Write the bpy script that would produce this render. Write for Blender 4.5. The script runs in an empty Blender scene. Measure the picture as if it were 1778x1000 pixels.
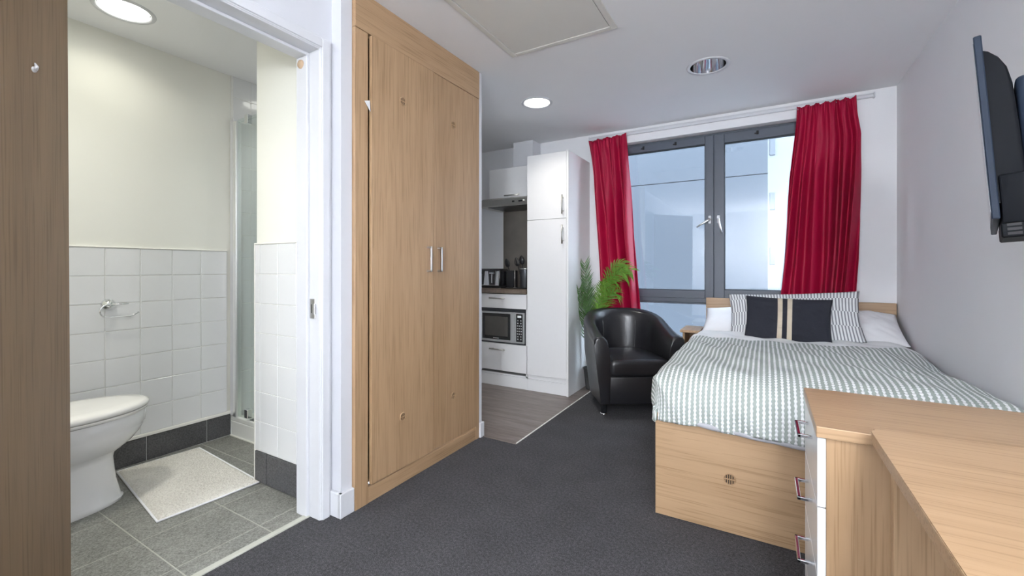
import bpy, bmesh, math, random
import numpy as np
from mathutils import Vector, Matrix, noise as mnoise
random.seed(7)
S = bpy.context.scene
COL = S.collection
R = math.radians

# ------------------------------------------------------------------ camera, world, lamps, exposure
cam_d = bpy.data.cameras.new('camera'); cam = bpy.data.objects.new('camera', cam_d); COL.objects.link(cam)
cam_d.sensor_width = 36.0
cam_d.lens = 752.3 / 1778 * 36.0
cam_d.shift_y = -(500 - 466.07) / 1778
cam_d.clip_start = 0.02
cam.location = (0, 0, 1.065)
cam.rotation_euler = (R(90), 0, R(30.27))
S.camera = cam

S.view_settings.view_transform = 'Standard'
S.view_settings.look = 'None'
S.view_settings.gamma = 1.0
S.view_settings.use_curve_mapping = False
S.view_settings.exposure = 0.78

W = bpy.data.worlds.new('overcast_sky'); S.world = W; W.use_nodes = True
_bg = W.node_tree.nodes['Background']
_bg.inputs[0].default_value = (0.74, 0.86, 1.0, 1)
_bg.inputs[1].default_value = 11.0

CEIL = 2.30

def lamp(name, kind, loc, power, color, size=0.16, spread=None, rot=(0, 0, 0)):
    d = bpy.data.lights.new(name, kind); d.energy = power; d.color = color
    if kind == 'AREA':
        d.shape = 'DISK'; d.size = size
        if spread: d.spread = spread
    else:
        d.shadow_soft_size = size
    o = bpy.data.objects.new(name, d); COL.objects.link(o); o.location = loc; o.rotation_euler = rot
    return o
WARM = (1.0, 0.955, 0.87)
NEUT = (0.97, 0.97, 1.0)
BATH_L = (-2.645, 0.855); KIT_L = (-1.467, 2.882); ROOM_L = (-0.300, 2.885)
BATH_FILL = (-2.30, 0.36); SHOWER_FILL = (-2.58, 1.87)
DESK_FILL = (0.36, 0.50); ENTRY_FILL = (0.34, -0.75)
FILL_XY = [(0.42, -2.15), (-0.91, -2.20)]; GLOBE_Z = 1.45; GLOBE_R = (0.185, 0.09)  # globes added behind the camera as fill light
lamp('bathroom_lamp', 'AREA', (BATH_L[0], BATH_L[1], CEIL - 0.004), 0.85, (1.0, 0.97, 0.83), 0.17, R(140))
lamp('bathroom_lamp', 'AREA', (BATH_FILL[0], BATH_FILL[1], CEIL - 0.004), 3.6, (1.0, 0.98, 0.90), 0.17, R(125))  # extra bathroom lamp, added to even out the light on the wall
lamp('shower_fill_lamp', 'AREA', (SHOWER_FILL[0], SHOWER_FILL[1], CEIL - 0.004), 0.9, (1.0, 0.985, 0.92), 0.17, R(110))  # added to lift the dark shower recess
lamp('desk_fill_lamp', 'AREA', (DESK_FILL[0], DESK_FILL[1], CEIL - 0.004), 3.5, (0.94, 0.97, 1.0), 0.19, R(170))  # added above the desk to brighten the room
lamp('entry_fill_lamp', 'AREA', (ENTRY_FILL[0], ENTRY_FILL[1], CEIL - 0.004), 20.0, (0.94, 0.97, 1.0), 0.19, R(170))  # added over the entrance to brighten the room
lamp('kitchen_lamp', 'AREA', (KIT_L[0], KIT_L[1], CEIL - 0.004), 2.7, WARM, 0.15, R(118))

# ------------------------------------------------------------------ material helpers
class NT:
    def __init__(s, name):
        s.m = bpy.data.materials.new(name); s.m.use_nodes = True
        s.t = s.m.node_tree; s.b = s.t.nodes['Principled BSDF']
    def n(s, typ, **kw):
        nd = s.t.nodes.new(typ)
        for k, v in kw.items():
            if k in ('operation', 'blend_type', 'data_type', 'noise_dimensions', 'feature', 'interpolation_type'):
                setattr(nd, k, v)
            else:
                s.set(nd, k, v)
        return nd
    def set(s, nd, k, v):
        key = int(k[1:]) if k[0] == 'i' and k[1:].isdigit() else k.replace('_', ' ')
        inp = nd.inputs[key]
        if isinstance(v, bpy.types.NodeSocket): s.t.links.new(v, inp)
        else: inp.default_value = v
    def math(s, op, a, b=0.0, c=None):
        nd = s.n('ShaderNodeMath', operation=op, i0=a, i1=b)
        if c is not None: s.set(nd, 'i2', c)
        return nd.outputs[0]
    def ramp(s, f, stops):
        nd = s.n('ShaderNodeValToRGB', i0=f)
        e = nd.color_ramp.elements
        while len(e) < len(stops): e.new(0.5)
        for el, (p, c) in zip(e, stops): el.position = p; el.color = (*c, 1)
        return nd.outputs[0]
    def mix(s, f, a, b):
        nd = s.n('ShaderNodeMix', data_type='RGBA')
        for k, v in ((0, f), (6, a), (7, b)):
            if isinstance(v, bpy.types.NodeSocket): s.t.links.new(v, nd.inputs[k])
            else: nd.inputs[k].default_value = v if k == 0 else (*v, 1)
        return nd.outputs[2]
    def coords(s, kind='Object', scale=(1, 1, 1), rot=(0, 0, 0)):
        tc = s.t.nodes.new('ShaderNodeTexCoord')
        mp = s.n('ShaderNodeMapping', Vector=tc.outputs[kind])
        mp.inputs['Scale'].default_value = scale; mp.inputs['Rotation'].default_value = rot
        return mp.outputs[0]
    def noise(s, vec, scale, detail=3.0, rough=0.5, dist=0.0):
        nd = s.n('ShaderNodeTexNoise', Vector=vec, Scale=scale, Detail=detail, Roughness=rough, Distortion=dist)
        return nd.outputs['Fac']
    def bump(s, h, strength=0.3, dist=0.005):
        nd = s.n('ShaderNodeBump', Height=h, Strength=strength, Distance=dist)
        s.t.links.new(nd.outputs[0], s.b.inputs['Normal'])
    def out(s, color=None, rough=None, metal=None, coat=None, sheen=None, spec=None):
        for k, v in (('Base Color', color), ('Roughness', rough), ('Metallic', metal), ('Coat Weight', coat), ('Sheen Weight', sheen), ('Specular IOR Level', spec)):
            if v is None: continue
            if isinstance(v, bpy.types.NodeSocket): s.t.links.new(v, s.b.inputs[k])
            elif k == 'Base Color': s.b.inputs[k].default_value = (*v, 1)
            else: s.b.inputs[k].default_value = v
        return s.m

def plain(name, color, rough=0.5, metal=0.0, coat=None, var=0.04, scale=30.0, bump=0.0, spec=None):
    t = NT(name); v = t.coords()
    f = t.noise(v, scale, 3)
    lo = tuple(max(0, c * (1 - var)) for c in color); hi = tuple(min(1, c * (1 + var)) for c in color)
    if bump: t.bump(f, bump, 0.002)
    return t.out(t.mix(f, lo, hi), rough, metal, coat, spec=spec)

def wood(name, axis, light=(0.470, 0.312, 0.182), dark=(0.370, 0.234, 0.128), rough=0.38):
    t = NT(name)
    k = {'x': (0.9, 14, 14), 'y': (14, 0.9, 14), 'z': (14, 14, 0.9)}[axis]
    k2 = {'x': (4, 190, 190), 'y': (190, 4, 190), 'z': (190, 190, 4)}[axis]
    k3 = {'x': (.35, 3.2, 3.2), 'y': (3.2, .35, 3.2), 'z': (3.2, 3.2, .35)}[axis]
    broad = t.noise(t.coords(scale=k3), 1.0, 2, 0.5, 0.6)
    mid = t.noise(t.coords(scale=k), 1.0, 4, 0.6, 1.2)
    pore = t.noise(t.coords(scale=k2), 1.0, 2, 0.5)
    f = t.math('ADD', t.math('MULTIPLY', broad, 0.55), t.math('MULTIPLY', mid, 0.55))
    base = t.ramp(f, [(0.36, dark), (0.52, tuple((a + b) / 2 for a, b in zip(light, dark))), (0.70, light)])
    p = t.ramp(pore, [(0.34, (0.72, 0.68, 0.62)), (0.47, (1, 1, 1))])
    mul = t.n('ShaderNodeMix', data_type='RGBA', blend_type='MULTIPLY')
    mul.inputs[0].default_value = 0.8
    t.t.links.new(base, mul.inputs[6]); t.t.links.new(p, mul.inputs[7])
    t.bump(pore, 0.08, 0.001)
    return t.out(mul.outputs[2], rough)

M = {}
M['wood_z'] = wood('oak_veneer_upright', 'z')
M['wood_x'] = wood('oak_veneer_across_dimmed', 'x', (0.435, 0.289, 0.169), (0.343, 0.217, 0.119))  # same veneer, darkened where desk and bed come out too bright
M['wood_y'] = wood('oak_veneer_along', 'y')
M['door_wood'] = wood('brown_door_veneer', 'z', (0.235, 0.160, 0.088), (0.165, 0.108, 0.058), 0.45)
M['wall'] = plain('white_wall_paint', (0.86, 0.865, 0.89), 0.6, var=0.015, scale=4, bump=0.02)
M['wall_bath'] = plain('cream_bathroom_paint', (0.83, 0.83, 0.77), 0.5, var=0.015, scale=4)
M['wall_dimmed'] = plain('white_wall_paint_dimmed', (0.66, 0.67, 0.71), 0.5, var=0.015, scale=4, bump=0.02)  # wall white darkened to offset excess light on door wall and pillar
M['ceil'] = plain('ceiling_paint', (0.90, 0.905, 0.925), 0.7, var=0.02, scale=3)
M['gloss_white'] = plain('white_gloss_paint', (0.69, 0.70, 0.735), 0.28, var=0.02, scale=18)
M['cab_white'] = plain('white_cabinet_laminate', (0.84, 0.84, 0.845), 0.22, var=0.01)
M['tile_white'] = plain('white_glazed_tile', (0.77, 0.78, 0.79), 0.13, var=0.015, scale=9, coat=0.3)
M['grout'] = plain('tile_grout', (0.80, 0.80, 0.78), 0.8, var=0.06, scale=50)
M['grout_floor'] = plain('floor_grout', (0.42, 0.41, 0.37), 0.85, var=0.12, scale=40)
M['sealant'] = plain('white_sealant', (0.86, 0.85, 0.80), 0.4, var=0.03)
M['ceramic'] = plain('toilet_ceramic', (0.86, 0.86, 0.86), 0.07, var=0.01, coat=0.6)
M['seat'] = plain('toilet_seat_plastic', (0.87, 0.86, 0.83), 0.16, var=0.01)
M['chrome'] = plain('chrome', (0.80, 0.81, 0.83), 0.10, 1.0, var=0.02)
M['steel'] = plain('brushed_steel', (0.55, 0.54, 0.51), 0.32, 1.0, var=0.06, scale=60)
M['nickel'] = plain('satin_nickel', (0.62, 0.62, 0.62), 0.28, 1.0, var=0.03)
M['black_plastic'] = plain('black_plastic', (0.018, 0.019, 0.022), 0.32, var=0.2)
M['black_gloss'] = plain('black_gloss', (0.012, 0.013, 0.016), 0.08, var=0.1, coat=0.5)
M['dark_grey'] = plain('dark_grey_metal', (0.07, 0.075, 0.085), 0.35, 0.4, var=0.1)
M['frame'] = plain('slate_grey_aluminium', (0.080, 0.095, 0.125), 0.42, 0.0, var=0.06, scale=14)
M['rubber'] = plain('black_gasket', (0.01, 0.01, 0.012), 0.7)
M['navy'] = plain('navy_cotton', (0.016, 0.018, 0.028), 0.9, var=0.35, scale=240, bump=0.4)
M['cream'] = plain('beige_ribbon', (0.58, 0.50, 0.39), 0.85, var=0.06, scale=160, bump=0.2)
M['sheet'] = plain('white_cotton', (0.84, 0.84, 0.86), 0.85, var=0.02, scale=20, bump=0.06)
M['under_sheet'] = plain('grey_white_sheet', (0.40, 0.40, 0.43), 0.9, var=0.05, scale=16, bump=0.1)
M['paper'] = plain('white_paper', (0.86, 0.86, 0.88), 0.7, var=0.01)
M['buffer'] = plain('tan_rubber', (0.50, 0.36, 0.24), 0.6)
M['brown_slot'] = plain('dark_brown_recess', (0.05, 0.028, 0.014), 0.7)
M['pot'] = plain('dark_plant_pot', (0.05, 0.05, 0.05), 0.6)
M['soil'] = plain('potting_soil', (0.03, 0.02, 0.014), 0.95, var=0.4, scale=90, bump=0.6)
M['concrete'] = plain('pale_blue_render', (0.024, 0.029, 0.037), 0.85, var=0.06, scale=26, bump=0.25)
M['white_render'] = plain('white_render', (0.105, 0.112, 0.120), 0.8, var=0.03, scale=2)
M['far_glass'] = plain('far_window_glass', (0.045, 0.052, 0.062), 0.6)
M['splash'] = plain('grey_stone_laminate', (0.185, 0.165, 0.145), 0.30, var=0.28, scale=7)
M['worktop'] = plain('brown_stone_worktop', (0.165, 0.125, 0.100), 0.35, var=0.4, scale=38)
M['tray'] = plain('shower_tray_acrylic', (0.82, 0.83, 0.80), 0.15, var=0.01)

def mk_carpet():
    t = NT('charcoal_carpet'); v = t.coords()
    a = t.noise(v, 330, 2, 0.7); b = t.noise(v, 95, 3, 0.6); c = t.noise(v, 6, 2)
    f = t.math('ADD', t.math('MULTIPLY', a, 0.75), t.math('MULTIPLY', b, 0.35))
    col = t.ramp(f, [(0.36, (0.026, 0.026, 0.028)), (0.54, (0.070, 0.069, 0.075)), (0.72, (0.165, 0.164, 0.174))])
    col2 = t.n('ShaderNodeMix', data_type='RGBA', blend_type='MULTIPLY'); col2.inputs[0].default_value = 1.0
    t.t.links.new(col, col2.inputs[6]); t.t.links.new(t.ramp(c, [(0.3, (0.86, 0.86, 0.86)), (0.7, (1, 1, 1))]), col2.inputs[7])
    t.bump(a, 0.7, 0.005)
    return t.out(col2.outputs[2], 0.95, spec=0.15)
M['carpet'] = mk_carpet()

def mk_vinyl():
    t = NT('brown_wood_vinyl')
    a = t.noise(t.coords(scale=(2.2, 26, 1)), 1.0, 4, 0.6, 0.8); b = t.noise(t.coords(scale=(12, 130, 1)), 1.0, 2)
    f = t.math('ADD', t.math('MULTIPLY', a, 0.7), t.math('MULTIPLY', b, 0.35))
    return t.out(t.ramp(f, [(0.34, (0.100, 0.078, 0.070)), (0.54, (0.180, 0.146, 0.132)), (0.74, (0.27, 0.225, 0.205))]), 0.36)
M['vinyl'] = mk_vinyl()

def mk_stone(name, lo, hi):
    t = NT(name); v = t.coords()
    a = t.noise(v, 140, 3, 0.75); c = t.noise(v, 5, 2)
    f = t.math('ADD', t.math('MULTIPLY', a, 0.85), t.math('MULTIPLY', c, 0.2))
    t.bump(a, 0.12, 0.001)
    return t.out(t.ramp(f, [(0.38, lo), (0.66, hi)]), 0.42)
M['tile_floor'] = mk_stone('grey_granite_tile', (0.110, 0.110, 0.098), (0.330, 0.330, 0.302))
M['tile_dark'] = mk_stone('dark_grey_skirting_tile', (0.040, 0.040, 0.043), (0.120, 0.120, 0.125))

def mk_mat():
    t = NT('cream_tufted_cotton'); v = t.coords()
    a = t.noise(v, 150, 2, 0.6); c = t.noise(v, 4, 2)
    f = t.math('ADD', t.math('MULTIPLY', a, 0.8), t.math('MULTIPLY', c, 0.25))
    t.bump(a, 0.8, 0.006)
    return t.out(t.ramp(f, [(0.3, (0.52, 0.49, 0.44)), (0.6, (0.78, 0.755, 0.70))]), 0.95)
M['bath_mat'] = mk_mat()

def mk_leather():
    t = NT('black_leather'); v = t.coords()
    a = t.noise(v, 260, 3, 0.6); c = t.noise(v, 7, 2)
    t.bump(t.math('ADD', t.math('MULTIPLY', a, 0.4), c), 0.12, 0.004)
    return t.out(t.mix(c, (0.010, 0.010, 0.012), (0.017, 0.017, 0.020)), 0.30, coat=0.12)
M['leather'] = mk_leather()

def mk_velvet():
    t = NT('red_satin_curtain'); v = t.coords()
    a = t.noise(t.coords(scale=(300, 300, 40)), 1.0, 2); c = t.noise(v, 5, 2)
    t.bump(a, 0.015, 0.001)
    t.b.inputs['Sheen Roughness'].default_value = 0.4
    t.b.inputs['Sheen Tint'].default_value = (1.0, 0.25, 0.35, 1)
    return t.out(t.mix(c, (0.31, 0.0015, 0.030), (0.40, 0.002, 0.040)), 0.52, sheen=0.05, spec=0.3)
M['curtain'] = mk_velvet()

def mk_glass(name, tint, refl):
    t = NT(name)
    tr = t.n('ShaderNodeBsdfTransparent', Color=(*tint, 1)); gl = t.n('ShaderNodeBsdfGlossy', Roughness=0.02)
    gl.inputs[0].default_value = (1, 1, 1, 1)
    lw = t.n('ShaderNodeLayerWeight', Blend=0.5)
    fr = t.math('ADD', 0.035, t.math('MULTIPLY', t.math('POWER', lw.outputs['Facing'], 5.0), 0.96))
    mx = t.n('ShaderNodeMixShader', i0=t.math('MULTIPLY', fr, refl), i1=tr.outputs[0], i2=gl.outputs[0])
    t.t.links.new(mx.outputs[0], t.t.nodes['Material Output'].inputs[0])
    return t.m
M['glass'] = mk_glass('window_glass', (0.95, 0.97, 0.98), 1.0)
M['shower_glass'] = mk_glass('shower_glass', (0.925, 0.955, 0.935), 0.7)

def emis(name, color, strength):
    t = NT(name); v = t.coords(); f = t.noise(v, 60, 2)
    c = t.mix(f, tuple(x * .93 for x in color), color)
    t.t.links.new(c, t.b.inputs['Emission Color']); t.b.inputs['Emission Strength'].default_value = strength
    return t.out((0.8, 0.8, 0.8), 0.4)
M['glow_bath'] = emis('lit_bathroom_diffuser', (1.0, 0.99, 0.90), 4.0)
M['glow'] = emis('lit_lamp_diffuser', (1.0, 0.97, 0.90), 5.0)
M['glow_fill'] = emis('fill_globe_glow', (0.92, 0.962, 1.0), 90.0)  # glow of the added fill globes behind the camera
M['display'] = emis('microwave_display', (0.25, 0.30, 0.30), 0.25)

def mk_duvet():
    t = NT('sage_striped_seersucker')
    uv = t.t.nodes.new('ShaderNodeUVMap'); uv.uv_map = 'UVMap'
    sp = t.n('ShaderNodeSeparateXYZ', Vector=uv.outputs[0]); u, v = sp.outputs[0], sp.outputs[1]
    wob = t.noise(t.coords(scale=(1, 1, 1)), 9, 2)
    fine = t.noise(t.n('ShaderNodeMapping', Vector=uv.outputs[0]).outputs[0], 90, 1)
    uu = t.math('ADD', u, t.math('MULTIPLY', t.math('SUBTRACT', fine, 0.5), 0.004))
    ph = t.math('MULTIPLY', uu, 1 / 0.0205)
    fr = t.math('ABSOLUTE', t.math('SUBTRACT', t.math('FRACT', ph), 0.5))
    row = t.math('FLOOR', ph)
    bob = t.math('SINE', t.math('ADD', t.math('MULTIPLY', v, 2 * math.pi / 0.0175), t.math('MULTIPLY', row, 2.1)))
    width = t.math('ADD', 0.205, t.math('MULTIPLY', bob, 0.055))
    d = t.math('SUBTRACT', width, fr)
    st = t.n('ShaderNodeMapRange', Value=d); st.inputs[1].default_value = -0.05; st.inputs[2].default_value = 0.05
    edge = t.math('ADD', v, t.math('MULTIPLY', t.math('SUBTRACT', wob, 0.5), 0.05))
    top = t.math('LESS_THAN', edge, 0.33)
    fac = t.math('MAXIMUM', st.outputs[0], top)
    tone = t.noise(t.coords(), 60, 2)
    sage = t.mix(tone, (0.285, 0.335, 0.305), (0.41, 0.455, 0.43))
    seam = t.math('MULTIPLY', t.math('ADD', bob, 1.6), 0.35)
    h = t.math('MULTIPLY', t.math('MULTIPLY', st.outputs[0], seam), t.math('SUBTRACT', 1.0, top))
    t.bump(h, 0.55, 0.006)
    return t.out(t.mix(fac, sage, (0.83, 0.85, 0.86)), 0.9)
M['duvet'] = mk_duvet()

def mk_ticking():
    t = NT('grey_striped_pillow_cotton')
    uv = t.t.nodes.new('ShaderNodeUVMap'); uv.uv_map = 'UVMap'
    sp = t.n('ShaderNodeSeparateXYZ', Vector=uv.outputs[0]); u, v = sp.outputs[0], sp.outputs[1]
    row = t.math('FLOOR', t.math('MULTIPLY', v, 1 / 0.095))
    ph = t.math('ADD', t.math('MULTIPLY', u, 1 / 0.0175), t.math('MULTIPLY', row, 0.5))
    fr = t.math('ABSOLUTE', t.math('SUBTRACT', t.math('FRACT', ph), 0.5))
    st = t.n('ShaderNodeMapRange', Value=t.math('SUBTRACT', 0.215, fr)); st.inputs[1].default_value = -0.06; st.inputs[2].default_value = 0.06
    t.bump(st.outputs[0], 0.15, 0.002)
    return t.out(t.mix(st.outputs[0], (0.76, 0.77, 0.78), (0.235, 0.24, 0.265)), 0.9)
M['ticking'] = mk_ticking()

def mk_leaf(name, a, b):
    t = NT(name); f = t.noise(t.coords(), 40, 2)
    return t.out(t.mix(f, a, b), 0.45)
M['leaf'] = mk_leaf('palm_leaf_bright', (0.050, 0.15, 0.012), (0.17, 0.33, 0.035))
M['leaf_dark'] = mk_leaf('palm_leaf_dark', (0.020, 0.075, 0.016), (0.075, 0.17, 0.035))

# ------------------------------------------------------------------ geometry helpers
def B(): return bmesh.new()
def box(bm, x0, x1, y0, y1, z0, z1, bev=0.0, seg=1):
    r = bmesh.ops.create_cube(bm, size=1.0, matrix=Matrix.Translation(((x0 + x1) / 2, (y0 + y1) / 2, (z0 + z1) / 2)) @ Matrix.Diagonal((abs(x1 - x0), abs(y1 - y0), abs(z1 - z0), 1)))
    if bev:
        es = list({e for v in r['verts'] for e in v.link_edges})
        bmesh.ops.bevel(bm, geom=es, offset=bev, segments=seg, profile=0.5, affect='EDGES')
    return bm
def tube(bm, pts, r, seg=10, cap=True):
    pts = [Vector(p) for p in pts]; rs = r if isinstance(r, (list, tuple)) else [r] * len(pts)
    rings = []; up = None
    for i, p in enumerate(pts):
        d = (pts[min(i + 1, len(pts) - 1)] - pts[max(i - 1, 0)]).normalized()
        if up is None: up = d.orthogonal().normalized()
        up = (up - d * up.dot(d)); up = up.normalized() if up.length > 1e-6 else d.orthogonal().normalized()
        s = d.cross(up)
        rings.append([bm.verts.new(p + (up * math.cos(a) + s * math.sin(a)) * rs[i]) for a in [2 * math.pi * k / seg for k in range(seg)]])
    for a, b in zip(rings, rings[1:]):
        for k in range(seg): bm.faces.new((a[k], a[(k + 1) % seg], b[(k + 1) % seg], b[k]))
    if cap:
        bm.faces.new(rings[0][::-1]); bm.faces.new(rings[-1])
    return bm
def lathe(bm, prof, c, axis='z', seg=32, close=False):
    """prof: list of (radius, height along axis)."""
    def pt(r, h, a):
        ca, sa = r * math.cos(a), r * math.sin(a)
        return {'z': (c[0] + ca, c[1] + sa, c[2] + h), 'x': (c[0] + h, c[1] + ca, c[2] + sa), 'y': (c[0] + ca, c[1] + h, c[2] + sa)}[axis]
    rings = []
    for r, h in prof:
        rings.append([bm.verts.new(pt(0, h, 0))] if r == 0 else [bm.verts.new(pt(r, h, 2 * math.pi * k / seg)) for k in range(seg)])
    prs = list(zip(rings, rings[1:])) + ([(rings[-1], rings[0])] if close else [])
    for a, b in prs:
        for k in range(seg):
            k2 = (k + 1) % seg
            if len(a) == 1 and len(b) == 1: continue
            if len(a) == 1: bm.faces.new((a[0], b[k2], b[k]))
            elif len(b) == 1: bm.faces.new((a[k], a[k2], b[0]))
            else: bm.faces.new((a[k], a[k2], b[k2], b[k]))
    return bm
def grid(bm, P, uvs=None, wrap=False):
    """P[i][j] points -> quads; uvs same shape."""
    V = [[bm.verts.new(p) for p in row] for row in P]
    lay = bm.loops.layers.uv.new('UVMap') if uvs is not None else None
    n, m = len(V), len(V[0])
    for i in range(n - 1):
        for j in range(m if wrap else m - 1):
            j2 = (j + 1) % m
            f = bm.faces.new((V[i][j], V[i + 1][j], V[i + 1][j2], V[i][j2]))
            if lay:
                for l, (a, b) in zip(f.loops, ((i, j), (i + 1, j), (i + 1, j2), (i, j2))): l[lay].uv = uvs[a][b]
    return V
WM = {}
def wmat(o): return WM.get(o.name, Matrix.Identity(4))
def obj(name, bm, mat, parent=None, smooth=False, local=False, kind=None, angle=None):
    """One mesh object. Geometry is authored in world space unless local=True (then in the parent's space)."""
    if parent is not None and not local: bm.transform(wmat(parent).inverted())
    bmesh.ops.recalc_face_normals(bm, faces=bm.faces)
    me = bpy.data.meshes.new(name); bm.to_mesh(me); bm.free()
    mats = mat if isinstance(mat, (list, tuple)) else [mat]
    for m in mats: me.materials.append(M[m] if isinstance(m, str) else m)
    if smooth:
        for p in me.polygons: p.use_smooth = True
        if angle: me.set_sharp_from_angle(angle=R(angle))
    o = bpy.data.objects.new(name, me); COL.objects.link(o)
    if parent is not None:
        o.parent = parent; WM[o.name] = wmat(parent)
    if kind: o['kind'] = kind
    return o
def thing(name, label, cat, loc=(0, 0, 0), rz=0.0, group=None):
    o = bpy.data.objects.new(name, None); COL.objects.link(o); o.empty_display_size = 0.1
    o.location = loc; o.rotation_euler = (0, 0, rz); o['label'] = label; o['category'] = cat
    if group: o['group'] = group
    WM[o.name] = Matrix.Translation(loc) @ Matrix.Rotation(rz, 4, 'Z')
    return o
def tag(o, label, cat, group=None):
    o['label'] = label; o['category'] = cat
    if group: o['group'] = group
    return o
def struct(name, bm, mat, **k):
    return obj(name, bm, mat, kind='structure', **k)
def tiles(parent, mat, plane, at, th, us, vs, gap=0.0036, name='tile', bev=0.0012, skip=None):
    """individual tiles on an axis plane; us/vs are joint positions. shares mesh between equal sizes."""
    cache = {}
    for i in range(len(us) - 1):
        for j in range(len(vs) - 1):
            if skip and skip(us[i], vs[j]): continue
            a0, a1, b0, b1 = us[i] + gap / 2, us[i + 1] - gap / 2, vs[j] + gap / 2, vs[j + 1] - gap / 2
            key = (round(a1 - a0, 4), round(b1 - b0, 4))
            if key not in cache:
                bm = B(); w, h = key
                if plane == 'x': box(bm, -th / 2, th / 2, -w / 2, w / 2, -h / 2, h / 2, bev)
                elif plane == 'y': box(bm, -w / 2, w / 2, -th / 2, th / 2, -h / 2, h / 2, bev)
                else: box(bm, -w / 2, w / 2, -h / 2, h / 2, -th / 2, th / 2, bev)
                bmesh.ops.recalc_face_normals(bm, faces=bm.faces)
                me = bpy.data.meshes.new(name); bm.to_mesh(me); bm.free(); me.materials.append(M[mat]); cache[key] = me
            o = bpy.data.objects.new(name, cache[key]); COL.objects.link(o); o.parent = parent
            c, d = (a0 + a1) / 2, (b0 + b1) / 2
            o.location = {'x': (at, c, d), 'y': (c, at, d), 'z': (c, d, at)}[plane]
def frange(a, b, s):
    out = [a]
    while out[-1] + s < b - 1e-4: out.append(out[-1] + s)
    return out + [b]

# ------------------------------------------------------------------ the room shell
XR, YW = 0.77, 3.84           # right wall, window wall
XB = -2.96                    # bathroom / kitchen left wall
XD0, XD1 = -1.75, -1.63       # bathroom door wall (bath face, room face)
YF = -2.75                    # wall behind the camera
JN, JF, DH = 0.355, 1.168, 1.99  # door opening near / far jamb, head
YR = 1.235                    # bathroom return wall face

fl = struct('floor', box(box(B(), -1.69, 0.80, YF, 2.28, -0.06, 0), -1.305, 0.80, 2.28, 3.9, -0.06, 0), 'carpet')
struct('floor_kitchen', box(B(), -3.0, -1.305, 2.28, 3.9, -0.06, -0.001), 'vinyl')
fb = struct('floor_bathroom', box(B(), -3.0, -1.70, 0.0, 1.50, -0.06, -0.0008), 'grout_floor')
tiles(fb, 'tile_floor', 'z', -0.0045, 0.009, [-2.99, -2.695, -2.40, -2.105, -1.81, -1.715], [0.02, 0.137, 0.432, 0.727, 1.023, 1.322, 1.486], gap=0.0038, name='floor_tile')

def disc_hole_plane(x0, x1, y0, y1, z, holes):
    bm = B()
    loops = [[(x0, y0), (x1, y0), (x1, y1), (x0, y1)]] + [[(cx + r * math.cos(2 * math.pi * k / 40), cy + r * math.sin(2 * math.pi * k / 40)) for k in range(40)] for cx, cy, r in holes]
    es = []
    for L in loops:
        vs = [bm.verts.new((x, y, z)) for x, y in L]
        es += [bm.edges.new((vs[i], vs[(i + 1) % len(vs)])) for i in range(len(vs))]
    bmesh.ops.triangle_fill(bm, edges=es, use_beauty=True)
    return bm
bm = disc_hole_plane(-3.1, 0.9, YF - .1, YW + .12, CEIL, [(*BATH_L, 0.098), (*KIT_L, 0.094), (*ROOM_L, 0.100)])
box(bm, -3.1, 0.9, YF - .1, YW + .12, 2.52, 2.60)
struct('ceiling', bm, 'ceil')

struct('wall_right', box(B(), XR, XR + .12, YF, YW + .12, -.06, 2.56), 'wall')
struct('wall_front', box(B(), -3.1, XR + .12, YF - .1, YF, -.06, 2.56), 'wall')
# window wall with the opening
WX0, WX1, WZ0, WZ1 = -1.20, 0.47, 0.30, 2.18
bm = B()
box(bm, -3.1, WX0, YW, YW + .22, -.06, 2.56); box(bm, WX1, XR + .12, YW, YW + .22, -.06, 2.56)
box(bm, WX0, WX1, YW, YW + .22, WZ1, 2.56); box(bm, WX0, WX1, YW, YW + .22, -.06, WZ0)
struct('wall_back', bm, 'wall')
# bathroom door wall, its header and near part, and the pillar between door and wardrobe
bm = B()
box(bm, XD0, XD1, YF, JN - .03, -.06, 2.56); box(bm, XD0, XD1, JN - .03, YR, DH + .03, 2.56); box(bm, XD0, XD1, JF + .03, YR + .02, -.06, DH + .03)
wl = struct('wall_left', bm, 'wall_dimmed')
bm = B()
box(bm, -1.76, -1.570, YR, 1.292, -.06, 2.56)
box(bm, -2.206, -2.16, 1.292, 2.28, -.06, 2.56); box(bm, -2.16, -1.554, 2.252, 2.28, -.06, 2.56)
struct('wall_divider', bm, 'wall_dimmed')
wr = struct('wall_bathroom_return', box(B(), -2.206, -1.76, YR, 1.292, -.06, 2.56), 'wall_bath')
wb = struct('wall_bathroom_left', box(B(), -3.1, XB, -.1, 2.28, -.06, 2.56), 'wall_bath')
struct('wall_kitchen_left', box(B(), -3.1, XB, 2.28, YW + .1, -.06, 2.56), 'wall')
struct('wall_bathroom_near', box(B(), -3.0, XD0, -.02, 0.10, -.06, 2.56), 'wall_bath')
ws = struct('wall_shower_back', box(B(), -3.0, -2.16, 2.24, 2.28, -.06, 2.56), 'wall_bath')

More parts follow.
